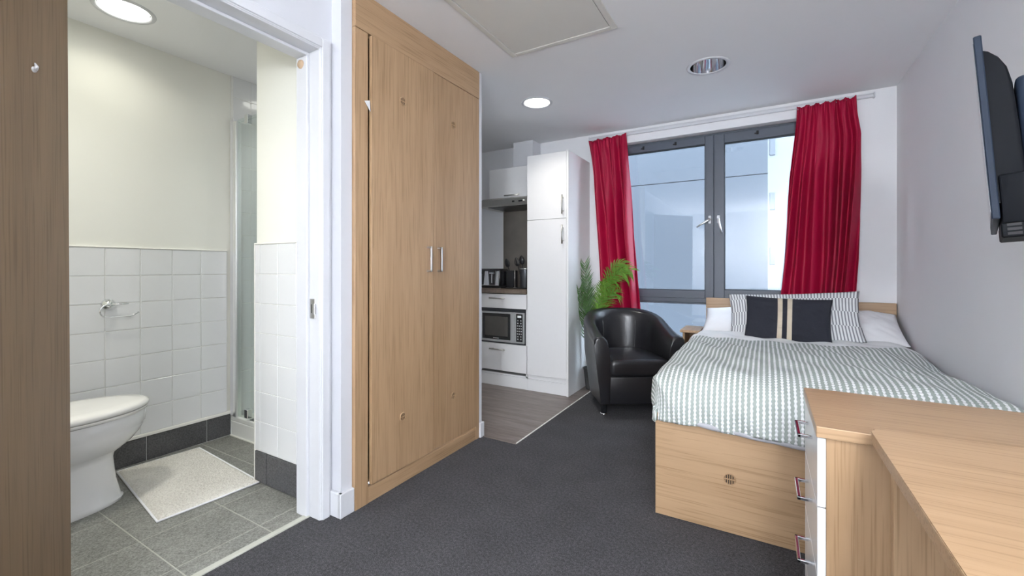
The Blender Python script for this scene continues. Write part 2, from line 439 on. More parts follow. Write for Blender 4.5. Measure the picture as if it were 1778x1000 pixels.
# wall tiles, skirting tiles, sealant bands
T = 0.1475
zs = [0.156 + k * 0.1452 for k in range(8)]
ys = [1.4655 - T * k for k in range(10)][::-1]
obj('grout_bed', box(B(), XB, XB + .0054, 0.10, 1.4655, 0.15, zs[-1]), 'grout', wb)
tiles(wb, 'tile_white', 'x', XB + .005, 0.008, ys, zs)
obj('dado_trim', box(B(), XB, XB + .012, 0.10, 1.4655, zs[-1], zs[-1] + .008, .002), 'sealant', wb)
obj('skirting_sealant', box(B(), XB, XB + .016, 0.10, 1.49, 0.139, 0.156, .002), 'sealant', wb)
obj('skirting_grout', box(B(), XB, XB + .006, 0.10, 1.49, 0, 0.139), 'grout', wb)
tiles(wb, 'tile_dark', 'x', XB + .0075, 0.011, [0.154, 0.452, 0.751, 1.050, 1.349, 1.487], [0.003, 0.139], gap=0.005, name='skirting_tile')
zr = [0.160 + k * 0.1462 for k in range(8)]
obj('grout_bed', box(B(), -2.206, -1.765, YR - .0056, YR, 0.157, zr[-1]), 'grout', wr)
tiles(wr, 'tile_white', 'y', YR - .005, 0.008, [-2.206, -2.1635, -2.016, -1.8685, -1.765], zr)
obj('dado_trim', box(B(), -2.207, -1.765, YR - .012, YR, zr[-1], zr[-1] + .008, .002), 'sealant', wr)
tiles(wr, 'tile_dark', 'y', YR - .006, 0.011, [-2.206, -2.105, -1.81, -1.765], [0.003, 0.158], gap=0.005, name='skirting_tile')
obj('corner_bead', box(B(), -2.210, -2.203, YR - .012, YR - .002, 0, zr[-1] + .008), 'sealant', wr)
# shower recess, tiled to the ceiling
zsh = [0.10 + k * T for k in range(15)] + [CEIL]
ysh = [1.50, 1.612, 1.76, 1.907, 2.055, 2.24]
obj('shower_grout', box(B(), XB, XB + .0075, 1.49, 2.24, 0.10, CEIL), 'grout', wb)
tiles(wb, 'tile_white', 'x', XB + .005, 0.008, ysh, zsh)
obj('shower_grout', box(B(), -2.96, -2.206, 2.237, 2.24, 0.10, CEIL), 'grout', ws)
tiles(ws, 'tile_white', 'y', 2.236, 0.008, [-2.945, -2.80, -2.6525, -2.505, -2.3575, -2.21], zsh)

# door lining, stops, architraves, threshold
bm = B()
box(bm, -1.762, -1.622, JF, JF + .03, 0, DH + .03, .002); box(bm, -1.762, -1.622, JN - .03, JN, 0, DH + .03, .002); box(bm, -1.762, -1.622, JN + .0005, JF - .0005, DH, DH + .03, .002)
t1 = struct('trim_1', bm, 'gloss_white')
bm = B()
box(bm, -1.7605, -1.690, JF - .013, JF - .0003, 0, DH - .0135, .002); box(bm, -1.7605, -1.690, JN + .0003, JN + .013, 0, DH - .0135, .002); box(bm, -1.7605, -1.690, JN + .0003, JF - .0003, DH - .013, DH - .0003, .002)
obj('door_stop', bm, 'gloss_white', t1)
bm = B()
for a, b, c in ((0, .05, .012), (.005, .040, .018)):
    box(bm, XD1, XD1 + c, JF + .004 + a, JF + .004 + b, 0, DH + .004 + b, .002)
    box(bm, XD1, XD1 + c, JN - .004 - b, JN - .004 - a, 0, DH + .004 + b, .002)
    box(bm, XD1, XD1 + c, JN - .004 - a + .0004, JF + .004 + a - .0004, DH + .004 + a, DH + .004 + b, .002)
struct('trim_2', bm, 'gloss_white')
struct('trim_3', box(B(), -1.712, -1.685, JN, JF, -.01, 0.006, .002), plain('threshold_strip', (.52, .52, .46), .5))
sp = obj('strike_plate', box(B(), -1.682, -1.648, JF - .003, JF + .001, 0.852, 0.935, .001), 'nickel', t1)
obj('latch_slot', box(B(), -1.672, -1.656, JF - .0042, JF, 0.875, 0.912), 'black_plastic', sp)
obj('latch_lip', box(B(), -1.656, -1.640, JF - .012, JF - .002, 0.872, 0.915, .001), 'nickel', sp)
bf = obj('rubber_buffer', lathe(B(), [(0, -.006), (.016, -.006), (.019, 0), (.019, .004), (0, .004)], (-1.728, JF - .014, 1.945), 'y', 20), 'buffer', t1, smooth=True)
# skirting blocks
struct('baseboard_left', box(box(B(), -1.628, -1.552, YR - .017, YR + .001, 0, .105, .003), -1.572, -1.553, YR - .017, 1.293, 0, .105, .003), 'gloss_white')
struct('baseboard_divider', box(B(), -1.566, -1.542, 2.250, 2.292, 0, .092, .002), 'gloss_white')
struct('trim_4', box(B(), -1.309, -1.301, 2.28, 3.84, -.01, .004, .001), 'sealant')
struct('trim_5', box(B(), -1.55, -1.301, 2.276, 2.284, -.01, .004, .001), 'vinyl')
struct('baseboard_right', box(B(), XR - .015, XR, YF, YW, 0, .09, .003), 'gloss_white')

# ------------------------------------------------------------------ open bathroom door, at the left edge
dth = 138
hinge = Vector((-1.600, .408, 0))
d1 = bpy.data.objects.new('door_1', None); COL.objects.link(d1); d1['kind'] = 'structure'
d1.location = hinge; d1.rotation_euler = (R(-0.45), 0, -R(dth))
WM['door_1'] = Matrix.Translation(hinge) @ Matrix.Rotation(-R(dth), 4, 'Z')
lf = obj('door_leaf', box(B(), 0.0, .040, 0.0, .762, .008, 1.975, .002), 'door_wood', d1, local=True)
hk = B(); lathe(hk, [(0, -.003), (.006, -.0025), (.007, 0)], (0, .105, 1.545), 'x', 16); tube(hk, [(-.002, .105, 1.545), (-.006, .105, 1.553), (-.002, .105, 1.561)], [.005, .004, .0015], 8)
obj('coat_hook', hk, plain('grey_white_plastic', (.5, .5, .5), .5), d1, smooth=True, local=True)

# ------------------------------------------------------------------ window
YG = YW + .105
bm = B()
fy0, fy1 = YW + .085, YW + .15
box(bm, WX0, WX0 + .045, fy0, fy1, WZ0, WZ1, .003); box(bm, WX1 - .045, WX1, fy0, fy1, WZ0, WZ1, .003)
box(bm, WX0 + .045, WX1 - .045, fy0, fy1, WZ1 - .032, WZ1, .003); box(bm, WX0 + .045, WX1 - .045, fy0, fy1, WZ0, WZ0 + .045, .003)
box(bm, -.383, -.341, fy0 + .002, fy1 - .002, WZ0 + .046, WZ1 - .033, .003)
win = struct('window_1', bm, 'frame')
obj('transom', box(box(B(), WX0 + .046, WX1 - .046, fy0 - .004, fy1 - .003, .778, .822, .003), WX0 + .046, WX1 - .046, fy0 - .010, fy1 - .004, .764, .7775, .002), 'frame', win)
def sash(x0, x1, z0, z1, w):
    bm = B(); y0, y1 = YW + .068, YW + .135
    box(bm, x0, x0 + w, y0, y1, z0, z1, .003); box(bm, x1 - w, x1, y0, y1, z0, z1, .003)
    box(bm, x0 + w, x1 - w, y0, y1, z1 - w, z1, .003); box(bm, x0 + w, x1 - w, y0, y1, z0, z0 + w, .003)
    s = obj('sash', bm, 'frame', win)
    g = B(); q = .004; i0, i1, j0, j1 = x0 + w, x1 - w, z0 + w, z1 - w
    for a, b, c, d in ((i0, i0 + q, j0, j1), (i1 - q, i1, j0, j1), (i0, i1, j0, j0 + q), (i0, i1, j1 - q, j1)): box(g, a, b, y0 + .004, y1 - .02, c, d)
    obj('gasket', g, 'rubber', s)
    obj('pane', box(B(), i0 - .01, i1 + .01, YG, YG + .012, j0 - .01, j1 + .01), 'glass', s)
    return s
sash(WX0 + .03, -.3625, .815, WZ1 - .018, .066); sash(-.3615, WX1 - .03, .815, WZ1 - .018, .077)
obj('lower_pane', box(B(), WX0 + .03, -.37, YG, YG + .012, WZ0 + .03, .78), 'glass', win)
obj('lower_pane', box(B(), -.355, WX1 - .03, YG, YG + .012, WZ0 + .03, .78), 'glass', win)
for sx in (-.93, -.66, -.05):
    obj('restrictor', box(box(B(), sx - .008, sx + .008, YW + .060, YW + .07, 2.118, 2.146, .002), sx - .02, sx + .005, YW + .056, YW + .064, 2.122, 2.130), 'rubber', win)
def whandle(x, ang):
    h = obj('handle_plate', box(B(), x - .011, x + .011, YW + .058, YW + .069, 1.435, 1.500, .005, 2), 'gloss_white', win)
    c = Vector((x, YW + .045, 1.468)); d = Vector((math.sin(ang), -.12, -math.cos(ang)))
    bm = tube(B(), [(x, YW + .06, 1.468), (x, YW + .04, 1.468), c + d * .02, c + d * .06, c + d * .115], [.009, .010, .010, .0085, .0075], 10)
    obj('window_handle', bm, 'nickel', h, smooth=True)
whandle(-.392, R(-58)); whandle(-.328, R(13))
struct('sill', box(B(), WX0, WX1, YW - .015, YW + .09, WZ0 - .025, WZ0, .004), 'gloss_white')

# neighbouring buildings seen through the panes
nb = thing('neighbouring_wall', 'pale blue rendered wall of the building close outside the window', 'building', (-3, 6.0, -4))
obj('wall_slab', box(B(), -7.0, .03, 6.0, 6.4, -4.0, 2.192), 'concrete', nb)
obj('wall_slab', box(B(), -7.0, .03, 6.0, 6.4, 2.204, 9.0), 'concrete', nb)
obj('joint_backing', box(B(), -6.99, .02, 6.02, 6.38, 2.18, 2.21), 'far_glass', nb)
struct('ground', box(B(), -30, 30, YW + .3, 40, -3.2, -3.0), plain('courtyard_paving', (.12, .12, .12), .9, var=.2, scale=3))
fbld = thing('distant_building', 'bright white building with small grey windows seen beyond the pale blue wall', 'building', (3, 12, -4))
obj('facade', box(B(), -1.0, 9.0, 12.0, 13.0, -4.0, 12.0), 'white_render', fbld)
for zz in (6.2, 5.0, 3.75, 2.45, 1.15, -.2):
    for xx in (.10, 1.0, 2.2):
        w = obj('window', box(B(), xx, xx + (.11 if xx < .5 else .45), 11.97, 12.01, zz, zz + .42, .01), 'far_glass', fbld)

# ------------------------------------------------------------------ curtain track and curtains
ct = thing('curtain_track', 'white curtain track running along the top of the window wall', 'curtain track', (-.38, YW, 2.25))
obj('track_rail', box(box(B(), -1.40, .648, YW - .022, YW - .001, 2.243, 2.272, .003), -1.40, .648, YW - .028, YW - .02, 2.262, 2.272, .002), 'gloss_white', ct)
for i, (a, b) in enumerate(((-1.405, -1.395), (.643, .653))):
    obj('end_stop', box(B(), a, b, YW - .032, YW - .001, 2.238, 2.275, .002), 'gloss_white', ct)

def curtain(name, label, xl, xr, z_top, z_bot, pleats, seed, amp, tilt):
    """xl / xr: functions of t (0 top .. 1 bottom) giving the left and right edge."""
    th = thing(name, label, 'curtain', ((xl(0) + xr(0)) / 2, YW - .05, z_top), 0, 'red window curtains')
    rnd = random.Random(seed)
    NS, NZ = 220, 70
    phs = [rnd.uniform(-.5, .5) for _ in range(pleats + 3)]; am = [rnd.uniform(.55, 1.2) for _ in range(pleats + 3)]
    P = []
    for i in range(NZ + 1):
        t = i / NZ; row = []
        for j in range(NS + 1):
            s = j / NS
            ss = s + .018 * math.sin(3 * t + s * 7 + seed) * t
            q = ss * pleats + .38 * mnoise.noise(Vector((ss * 2.6, t * .9, seed * 1.7))) + .02 * pleats * math.sin(2 * math.pi * ss); k = int(max(0, min(pleats + 1, math.floor(q + .5))))
            a = am[k] * (1 - abs(q - k)) + am[min(k + 1, pleats + 2)] * abs(q - k)
            f = math.cos(2 * math.pi * q + phs[k] * .4)
            f = f + .22 * math.cos(4 * math.pi * q + phs[k] * 3)
            head = max(0, 1 - t / .07)
            depth = amp * (0.55 + .65 * min(1, t * 2.2)) * a * f
            fine = .006 * math.cos(2 * math.pi * ss * pleats * 3 + seed) * (head * .9 + .03)
            depth = depth * (1 - .55 * head) + fine
            x = xl(t) + (xr(t) - xl(t)) * s + .010 * math.sin(2 * math.pi * q + 1.1) * min(1, t * 3)
            sag = .018 * max(0, math.sin(math.pi * s)) * math.exp(-((t - .22) / .14) ** 2) * math.cos(2 * math.pi * q)
            z = z_top + tilt * (s - .5) - (z_top - z_bot) * t + .008 * math.cos(2 * math.pi * s * pleats) * head
            y = YW - .062 + depth - sag + .006 * mnoise.noise(Vector((x * 9, z * 5, seed)))
            row.append((x, min(y, YW - .012), z))
        P.append(row)
    bm = B(); grid(bm, P)
    c = obj('cloth', bm, 'curtain', th, smooth=True)
    md = c.modifiers.new('thickness', 'SOLIDIFY'); md.thickness = .0025
    tp = B()
    for k in range(pleats + 1):
        x = xl(0) + (xr(0) - xl(0)) * (k / pleats)
        tube(tp, [(x, YW - .028, z_top + .010 + tilt * (k / pleats - .5)), (x, YW - .034, z_top + .018 + tilt * (k / pleats - .5)), (x + .004, YW - .050, z_top - .014 + tilt * (k / pleats - .5))], .0025, 6)
    obj('hook_row', tp, 'gloss_white', th, kind='stuff')
    return th
I = lambda pts: (lambda t: float(np.interp(t, [p[0] for p in pts], [p[1] for p in pts])))
curtain('curtain', 'narrow red curtain hanging left of the window, beside the tall white cabinet', I([(0, -1.395), (.1, -1.375), (.2, -1.36), (.55, -1.315), (1, -1.27)]), I([(0, -1.05), (.05, -1.045), (.3, -1.02), (.55, -1.00), (1, -.93)]), 2.235, .60, 4, 3, .036, .02)
curtain('curtain', 'wide red curtain hanging right of the window above the bed', I([(0, .205), (.08, .20), (.36, .155), (.80, .115), (1, .09)]), I([(0, .545), (.08, .552), (.18, .572), (.36, .570), (.80, .55), (1, .535)]), 2.245, .838, 6, 11, .036, .014)

# ------------------------------------------------------------------ ceiling fittings
def downlight(label, c, r, lit, glow='glow'):
    t = thing('ceiling_downlight', label, 'ceiling light', (c[0], c[1], CEIL))
    obj('trim_ring', lathe(B(), [(r, 0.012), (r, -.001), (r + .006, -.006), (r + .020, -.004), (r + .022, .0)], (c[0], c[1], CEIL), 'z', 48), 'gloss_white', t, smooth=True)
    obj('reflector', lathe(B(), [(r, -.001), (r * .97, .03), (r * .86, .08), (r * .74, .115), (0, .117)], (c[0], c[1], CEIL), 'z', 48), 'chrome', t, smooth=True)
    if lit == 'flush':
        obj('diffuser', lathe(B(), [(r * .97, .012), (r * .5, .008), (0, .007)], (c[0], c[1], CEIL), 'z', 40), glow, t, smooth=True)
    elif lit:
        obj('diffuser', lathe(B(), [(r * .93, .035), (r * .5, .031), (0, .030)], (c[0], c[1], CEIL), 'z', 40), glow, t, smooth=True)
    b = B()
    for k in (-1, 1): tube(b, [(c[0] + k * .02, c[1] - .045, CEIL + .094), (c[0] + k * .02, c[1] + .045, CEIL + .094)], .011, 10)
    obj('lamp_tube', b, 'gloss_white', t, smooth=True)
    return t
downlight('lit recessed ceiling light inside the bathroom, above the toilet', BATH_L, .098, 'flush', 'glow_bath')
for c2, lab in ((BATH_FILL, 'added fill light, recessed in the ceiling over the bathroom doorway, out of the picture'), (SHOWER_FILL, 'added fill light, recessed in the ceiling inside the shower recess'), (DESK_FILL, 'added fill light, recessed in the ceiling straight above the desk, out of the picture'), (ENTRY_FILL, 'added fill light, recessed in the ceiling over the entrance, behind the viewpoint')):
    t2 = thing('ceiling_downlight', lab, 'ceiling light', (*c2, CEIL))  # fittings for the added fill lights
    obj('trim_ring', lathe(B(), [(.10, 0), (.10, -.004), (.118, -.003), (.12, 0)], (*c2, CEIL), 'z', 36), 'gloss_white', t2, smooth=True)
    obj('diffuser', lathe(B(), [(.10, -.002), (0, -.0025)], (*c2, CEIL), 'z', 36), 'glow_bath', t2)
downlight('lit recessed ceiling light in front of the white kitchen units', KIT_L, .094, 'flush')
downlight('unlit chrome recessed ceiling light in front of the window', ROOM_L, .100, False)
for lab, (x, y), gr in zip(('large opal globe floor lamp added as fill light beyond the end of the desk, behind the viewpoint', 'small opal globe floor lamp added as fill light by the entrance, behind the viewpoint'), FILL_XY, GLOBE_R):
    t = thing('fill_floor_lamp', lab, 'added floor lamp', (x, y, 0))
    obj('base', lathe(B(), [(0, .001), (.13, .001), (.132, .010), (.12, .020), (.02, .026), (0, .026)], (x, y, 0), 'z', 32), 'nickel', t, smooth=True, angle=40)
    obj('pole', tube(B(), [(x, y, .02), (x, y, GLOBE_Z - gr + .004)], .010, 12), 'nickel', t, smooth=True)
    obj('globe', lathe(B(), [(gr * math.sin(a), gr * math.cos(a)) for a in np.linspace(0.0, math.pi, 17)][1:-1], (x, y, GLOBE_Z), 'z', 28), 'glow_fill', t, smooth=True)
hx0, hx1, hy0, hy1 = -1.271, -.650, 1.46, 2.186
ht = thing('ceiling_hatch', 'square cream access hatch with a flat frame in the ceiling', 'hatch', ((hx0 + hx1) / 2, (hy0 + hy1) / 2, CEIL))
bm = B(); fw = .030
for a, b, c, d in ((hx0, hx0 + fw, hy0, hy1), (hx1 - fw, hx1, hy0, hy1), (hx0 + fw, hx1 - fw, hy0, hy0 + fw), (hx0 + fw, hx1 - fw, hy1 - fw, hy1)): box(bm, a, b, c, d, CEIL - .006, CEIL, .0015)
M['hatch'] = plain('cream_hatch_paint', (0.72, 0.71, 0.67), 0.5, var=0.02, scale=5)
obj('hatch_frame', bm, 'hatch', ht)
obj('hatch_panel', box(B(), hx0 + fw + .004, hx1 - fw - .004, hy0 + fw + .004, hy1 - fw - .004, CEIL - .004, CEIL), 'hatch', ht)

# ------------------------------------------------------------------ built-in wardrobe
WXF = -1.552
wd = thing('wardrobe', 'tall oak veneer built-in wardrobe with two doors beside the bathroom', 'wardrobe', (-1.85, 1.77, 0))
bm = B()
box(bm, -2.155, WXF - .02, 1.294, 1.312, 0, CEIL - .002); box(bm, -2.155, WXF - .02, 2.230, 2.248, 0, CEIL - .002)
box(bm, -2.155, -2.140, 1.312, 2.230, 0, CEIL - .002); box(bm, -2.14, WXF - .02, 1.312, 2.230, 0.085, .10); box(bm, -2.14, WXF - .02, 1.312, 2.230, 2.12, 2.14)
obj('carcass', bm, 'wood_z', wd)
obj('stile', box(B(), WXF - .02, WXF, 1.294, 1.366, 0, 2.128, .001), 'wood_z', wd)
obj('stile', box(B(), WXF - .02, WXF, 2.214, 2.249, 0, 2.128, .001), 'wood_z', wd)
obj('fascia', box(B(), WXF - .02, WXF + .002, 1.294, 2.249, 2.130, CEIL - .002, .001), 'wood_y', wd)
obj('plinth', box(B(), WXF - .022, WXF - .002, 1.368, 2.212, 0, .071, .001), 'wood_y', wd)
def vent(c, axis, parent, r=.021):
    """round slatted air grille, outward +x ('x') or -y ('y')"""
    sg = 1 if axis == 'x' else -1
    v = obj('vent', lathe(B(), [(r * .84, -.002 * sg), (r * .84, .003 * sg), (r * .92, .0045 * sg), (r, .003 * sg), (r, -.002 * sg)], c, axis, 28, close=True), 'wood_z', parent, smooth=True, angle=40)
    obj('vent_recess', lathe(B(), [(0, .0006 * sg), (r * .86, .0006 * sg)], c, axis, 24), 'brown_slot', v)
    b = B()
    for k in range(-2, 3):
        o = k * r * .34; hl = math.sqrt(max(0, (r * .85) ** 2 - o * o))
        if axis == 'x': box(b, c[0], c[0] + .0014, c[1] + o - r * .06, c[1] + o + r * .06, c[2] - hl, c[2] + hl)
        else: box(b, c[0] + o - r * .06, c[0] + o + r * .06, c[1] - .0014, c[1], c[2] - hl, c[2] + hl)
    if axis == 'x': box(b, c[0], c[0] + .003, c[1] - r * .85, c[1] + r * .85, c[2] - r * .08, c[2] + r * .08)
    else: box(b, c[0] - r * .85, c[0] + r * .85, c[1] - .003, c[1], c[2] - r * .08, c[2] + r * .08)
    obj('vent_slats', b, 'wood_z', v)
def bow_handle(pts, w, parent, mat='nickel'):
    """square bow handle through four points"""
    b = B()
    for p, q in zip(pts, pts[1:]):
        lo = [min(a, c) - w / 2 for a, c in zip(p, q)]; hi = [max(a, c) + w / 2 for a, c in zip(p, q)]
        box(b, lo[0], hi[0], lo[1], hi[1], lo[2], hi[2], w * .18)
    return obj('handle', b, mat, parent)
for y0, y1, z0, xf, yv, yh in ((1.379, 1.8045, .083, WXF + .010, 1.573, 1.755), (1.8105, 2.211, .085, WXF + .006, 1.978, 1.845)):
    d = obj('door', box(B(), xf - .018, xf, y0, y1, z0, 2.124, .001), 'wood_z', wd)
    for zv in (1.888, .335): vent((xf, yv, zv), 'x', d)
    bow_handle([(xf, yh, 1.176), (xf + .026, yh, 1.176), (xf + .026, yh, 1.052), (xf, yh, 1.052)], .010, d)
obj('shadow_gap', box(B(), WXF - .03, WXF - .016, 1.366, 1.379, .084, 2.128), 'wood_z', wd)
bm = B(); vs = [bm.verts.new(p) for p in ((WXF + .003, 1.342, 1.816), (WXF + .004, 1.372, 1.826), (WXF + .006, 1.374, 1.776))]; bm.faces.new(vs)
pp = obj('paper_scrap', bm, 'paper'); md = pp.modifiers.new('t', 'SOLIDIFY'); md.thickness = .0012
tag(pp, 'white triangle of paper wedged beside the left wardrobe door', 'paper')

# ------------------------------------------------------------------ kitchen
YK = 3.335
tc = thing('tall_cabinet', 'tall white kitchen cabinet with two doors next to the red curtain', 'cabinet', (-1.60, 3.6, 0))
bm = B(); box(bm, -1.795, -1.424, YK + .02, YW - .004, .10, 2.043, .001)
obj('body', bm, 'cab_white', tc)
obj('end_panel', box(B(), -1.422, -1.404, YK - .004, YW - .004, 0, 2.046, .001), 'cab_white', tc)
obj('plinth', box(B(), -1.795, -1.424, YK + .012, YK + .03, 0, .10), 'cab_white', tc)
for z0, z1, h0, h1 in ((.140, 1.481, 1.272, 1.428), (1.485, 2.043, 1.520, 1.678)):
    d = obj('door', box(B(), -1.793, -1.425, YK, YK + .019, z0, z1, .0012), 'cab_white', tc)
    b = B(); x = -1.452
    tube(b, [(x, YK - .028, h0), (x, YK - .028, h1)], .006, 10)
    for z in (h0 + .025, h1 - .025): tube(b, [(x, YK, z), (x, YK - .03, z)], .005, 8)
    obj('handle', b, 'steel', d, smooth=True)
bu = thing('base_unit', 'white kitchen base unit with two drawers around a microwave niche', 'cabinet', (-2.06, 3.6, 0))
bm = B()
box(bm, -2.322, -2.304, YK + .02, YW - .004, .10, .838); box(bm, -1.816, -1.799, YK + .02, YW - .004, .10, .838)
box(bm, -2.304, -1.816, YK + .02, YW - .004, .372, .386); box(bm, -2.304, -1.816, YK + .02, YW - .004, .705, .72); box(bm, -2.304, -1.816, YW - .02, YW - .006, .10, .838)
box(bm, -2.322, -1.799, YK + .02, YW - .004, .10, .115)
obj('carcass', bm, 'cab_white', bu)
obj('plinth', box(B(), -2.322, -1.797, YK + .012, YK + .03, 0, .10), 'cab_white', bu)
for z0, z1, zh in ((.142, .384, .336), (.706, .834, .797)):
    d = obj('drawer', box(B(), -2.320, -1.801, YK, YK + .019, z0, z1, .0012), 'cab_white', bu)
    b = B(); tube(b, [(-2.172, YK - .028, zh), (-2.010, YK - .028, zh)], .006, 10)
    for x in (-2.145, -2.037): tube(b, [(x, YK, zh), (x, YK - .03, zh)], .005, 8)
    obj('handle', b, 'steel', d, smooth=True)
b2 = thing('base_unit', 'white kitchen base unit in the left corner, hidden behind the wardrobe end', 'cabinet', (-2.64, 3.6, 0))
obj('carcass', box(B(), -2.955, -2.325, YK + .02, YW - .004, .10, .838), 'cab_white', b2)
obj('plinth', box(B(), -2.955, -2.325, YK + .012, YK + .03, 0, .10), 'cab_white', b2)
d = obj('door', box(B(), -2.953, -2.326, YK, YK + .019, .142, .834, .0012), 'cab_white', b2)
b = B(); tube(b, [(-2.38, YK - .028, .62), (-2.38, YK - .028, .78)], .006, 10)
for z in (.645, .755): tube(b, [(-2.38, YK, z), (-2.38, YK - .03, z)], .005, 8)
obj('handle', b, 'steel', d, smooth=True)
tag(obj('worktop', box(B(), -2.955, -1.799, YK - .012, YW - .012, .840, .877, .002), 'worktop'), 'brown stone-effect worktop over the white base units', 'worktop')
tag(obj('splashback', box(B(), -2.338, -1.80, YW - .011, YW - .001, .878, 1.68), 'splash'), 'grey brown splashback panel behind the hob', 'splashback')
# microwave
mw = thing('microwave', 'silver and black microwave built in between the two kitchen drawers', 'microwave', (-2.05, 3.6, .388))
my = YK + .004
obj('casing', box(B(), -2.300, -1.822, my + .018, my + .38, .394, .680, .003), 'dark_grey', mw)
obj('surround', box(box(box(box(B(), -2.304, -1.816, my + .012, my + .05, .386, .396), -2.304, -1.816, my + .012, my + .05, .682, .705), -2.304, -2.297, my + .012, my + .05, .386, .705), -1.824, -1.816, my + .012, my + .05, .386, .705), 'dark_grey', mw)
silver = plain('silver_plastic', (0.56, 0.57, 0.58), 0.3, 0.55, var=0.03)
dr = B()
for a, b_, c, d_ in ((-2.294, -2.270, .400, .672), (-1.968, -1.960, .400, .672), (-2.270, -1.968, .400, .420), (-2.270, -1.968, .656, .672)): box(dr, a, b_, my, my + .02, c, d_, .002)
dd = obj('door', dr, silver, mw)
obj('door_glass', box(B(), -2.270, -1.968, my + .003, my + .018, .420, .656), 'black_gloss', dd)
obj('mesh_window', box(B(), -2.240, -1.995, my + .0015, my + .004, .452, .628), plain('grey_microwave_mesh', (.085, .08, .072), .25, var=.1), dd)
obj('door_pull', box(B(), -1.962, -1.918, my - .010, my + .02, .400, .672, .004), silver, dd)
fc = B()
for a, b_, c, d_ in ((-1.918, -1.908, .400, .672), (-1.842, -1.826, .400, .672), (-1.908, -1.842, .400, .414), (-1.908, -1.842, .660, .672)): box(fc, a, b_, my, my + .02, c, d_, .002)
obj('fascia', fc, silver, mw)
cp = obj('control_panel', box(B(), -1.908, -1.842, my + .003, my + .018, .414, .660), 'black_gloss', mw)
obj('display', box(B(), -1.894, -1.856, my + .0015, my + .004, .628, .646), 'display', cp)
btn = plain('pale_button_print', (.42, .42, .42), .5)
for r_ in range(8):
    z = .602 - r_ * .0235
    n = 2 if r_ in (0, 1, 6, 7) else 3
    for k in range(n):
        x = -1.875 + (k - (n - 1) / 2) * (.030 if n == 2 else .019)
        obj('button', box(B(), x - .0055, x + .0055, my + .0018, my + .004, z - .005, z + .005), btn, cp)
obj('badge', box(B(), -2.150, -2.090, my + .0015, my + .004, .428, .436), btn, dd)
# wall cabinet, duct, hood
wc = thing('wall_cabinet', 'white wall cabinet with a flap door above the cooker hood', 'cabinet', (-2.06, 3.68, 1.735))
obj('body', box(B(), -2.307, -1.800, 3.540, YW - .003, 1.737, 2.013), 'cab_white', wc)
d = obj('door', box(B(), -2.309, -1.799, 3.520, 3.539, 1.735, 2.015, .0012), 'cab_white', wc)
b = B(); tube(b, [(-2.124, 3.493, 1.752), (-1.962, 3.493, 1.752)], .006, 10)
for x in (-2.098, -1.988): tube(b, [(x, 3.52, 1.752), (x, 3.49, 1.752)], .005, 8)
obj('handle', b, 'steel', d, smooth=True)
tag(obj('boxed_duct', box(B(), -2.128, -1.915, 3.672, YW - .002, 2.016, CEIL - .006, .001), 'gloss_white'), 'white boxed-in duct rising from the wall cabinet to the ceiling', 'duct')
hd = thing('cooker_hood', 'stainless steel cooker hood under the white wall cabinet', 'cooker hood', (-2.08, 3.65, 1.645))
bm = B()
pr = [(3.452, 1.647), (3.447, 1.655), (3.462, 1.712), (3.50, 1.733), (3.832, 1.733), (3.832, 1.647)]
A = [bm.verts.new((-2.372, y, z)) for y, z in pr]; C = [bm.verts.new((-1.802, y, z)) for y, z in pr]
bm.faces.new(A); bm.faces.new(C[::-1])
for k in range(6): bm.faces.new((A[k], C[k], C[(k + 1) % 6], A[(k + 1) % 6]))
obj('body', bm, 'steel', hd)
obj('filter', box(B(), -2.29, -1.83, 3.47, 3.80, 1.6435, 1.648), 'black_plastic', hd)
for a, b_ in ((-2.012, -1.990), (-1.945, -1.905)): obj('switch', box(B(), a, b_, 3.446, 3.462, 1.676, 1.690, .001), 'black_plastic', hd)
obj('switch_glare', box(B(), -1.90, -1.885, 3.446, 3.460, 1.680, 1.694, .001), 'sealant', hd)  # white block painted in for the glare on the switch
# hob and things on the worktop
hb = thing('hob', 'black glass hob set into the worktop in front of the splashback', 'hob', (-1.98, 3.6, .877))
obj('glass_plate', box(B(), -2.15, -1.815, 3.475, 3.77, .8772, .883, .002), 'black_gloss', hb)
for x, y in ((-2.06, 3.55), (-1.91, 3.68)):
    obj('cooking_ring', lathe(B(), [(.058, 0), (.065, .0012), (.072, 0)], (x, y, .883), 'z', 28), 'dark_grey', hb, smooth=True)
ts = thing('toaster', 'black and chrome four-slice toaster on the worktop', 'toaster', (-2.33, 3.60, .877))
bm = B(); box(bm, -2.478, -2.182, 3.515, 3.70, .892, 1.062, .028, 4)
obj('shell', bm, 'black_gloss', ts, smooth=True, angle=50)
obj('base', box(B(), -2.482, -2.178, 3.512, 3.70, .8772, .896, .005, 2), 'black_plastic', ts)
obj('front_plate', box(B(), -2.464, -2.196, 3.508, 3.518, .898, 1.040, .004, 2), 'chrome', ts)
for cx in (-2.402, -2.268):
    bm = B(); vs = []
    for y in (3.500, 3.512):
        vs.append([bm.verts.new(p) for p in ((cx - .030, y, .906), (cx + .030, y, .906), (cx + .044, y, 1.044), (cx - .044, y, 1.044))])
    bm.faces.new(vs[0]); bm.faces.new(vs[1][::-1])
    for k in range(4): bm.faces.new((vs[0][k], vs[0][(k + 1) % 4], vs[1][(k + 1) % 4], vs[1][k]))
    pn = obj('lever_panel', bm, 'black_gloss', ts)
    obj('lever_track', box(B(), cx - .003, cx + .003, 3.497, 3.502, .925, 1.01, .001), 'chrome', pn)
    obj('lever', box(B(), cx - .020, cx + .020, 3.482, 3.502, 1.012, 1.026, .004, 2), 'chrome', pn)
for cx in (-2.402, -2.268):
    for dy in (-.03, .03): obj('slot', box(B(), cx - .05, cx + .05, 3.605 + dy - .010, 3.605 + dy + .010, 1.0605, 1.0635), 'rubber', ts)
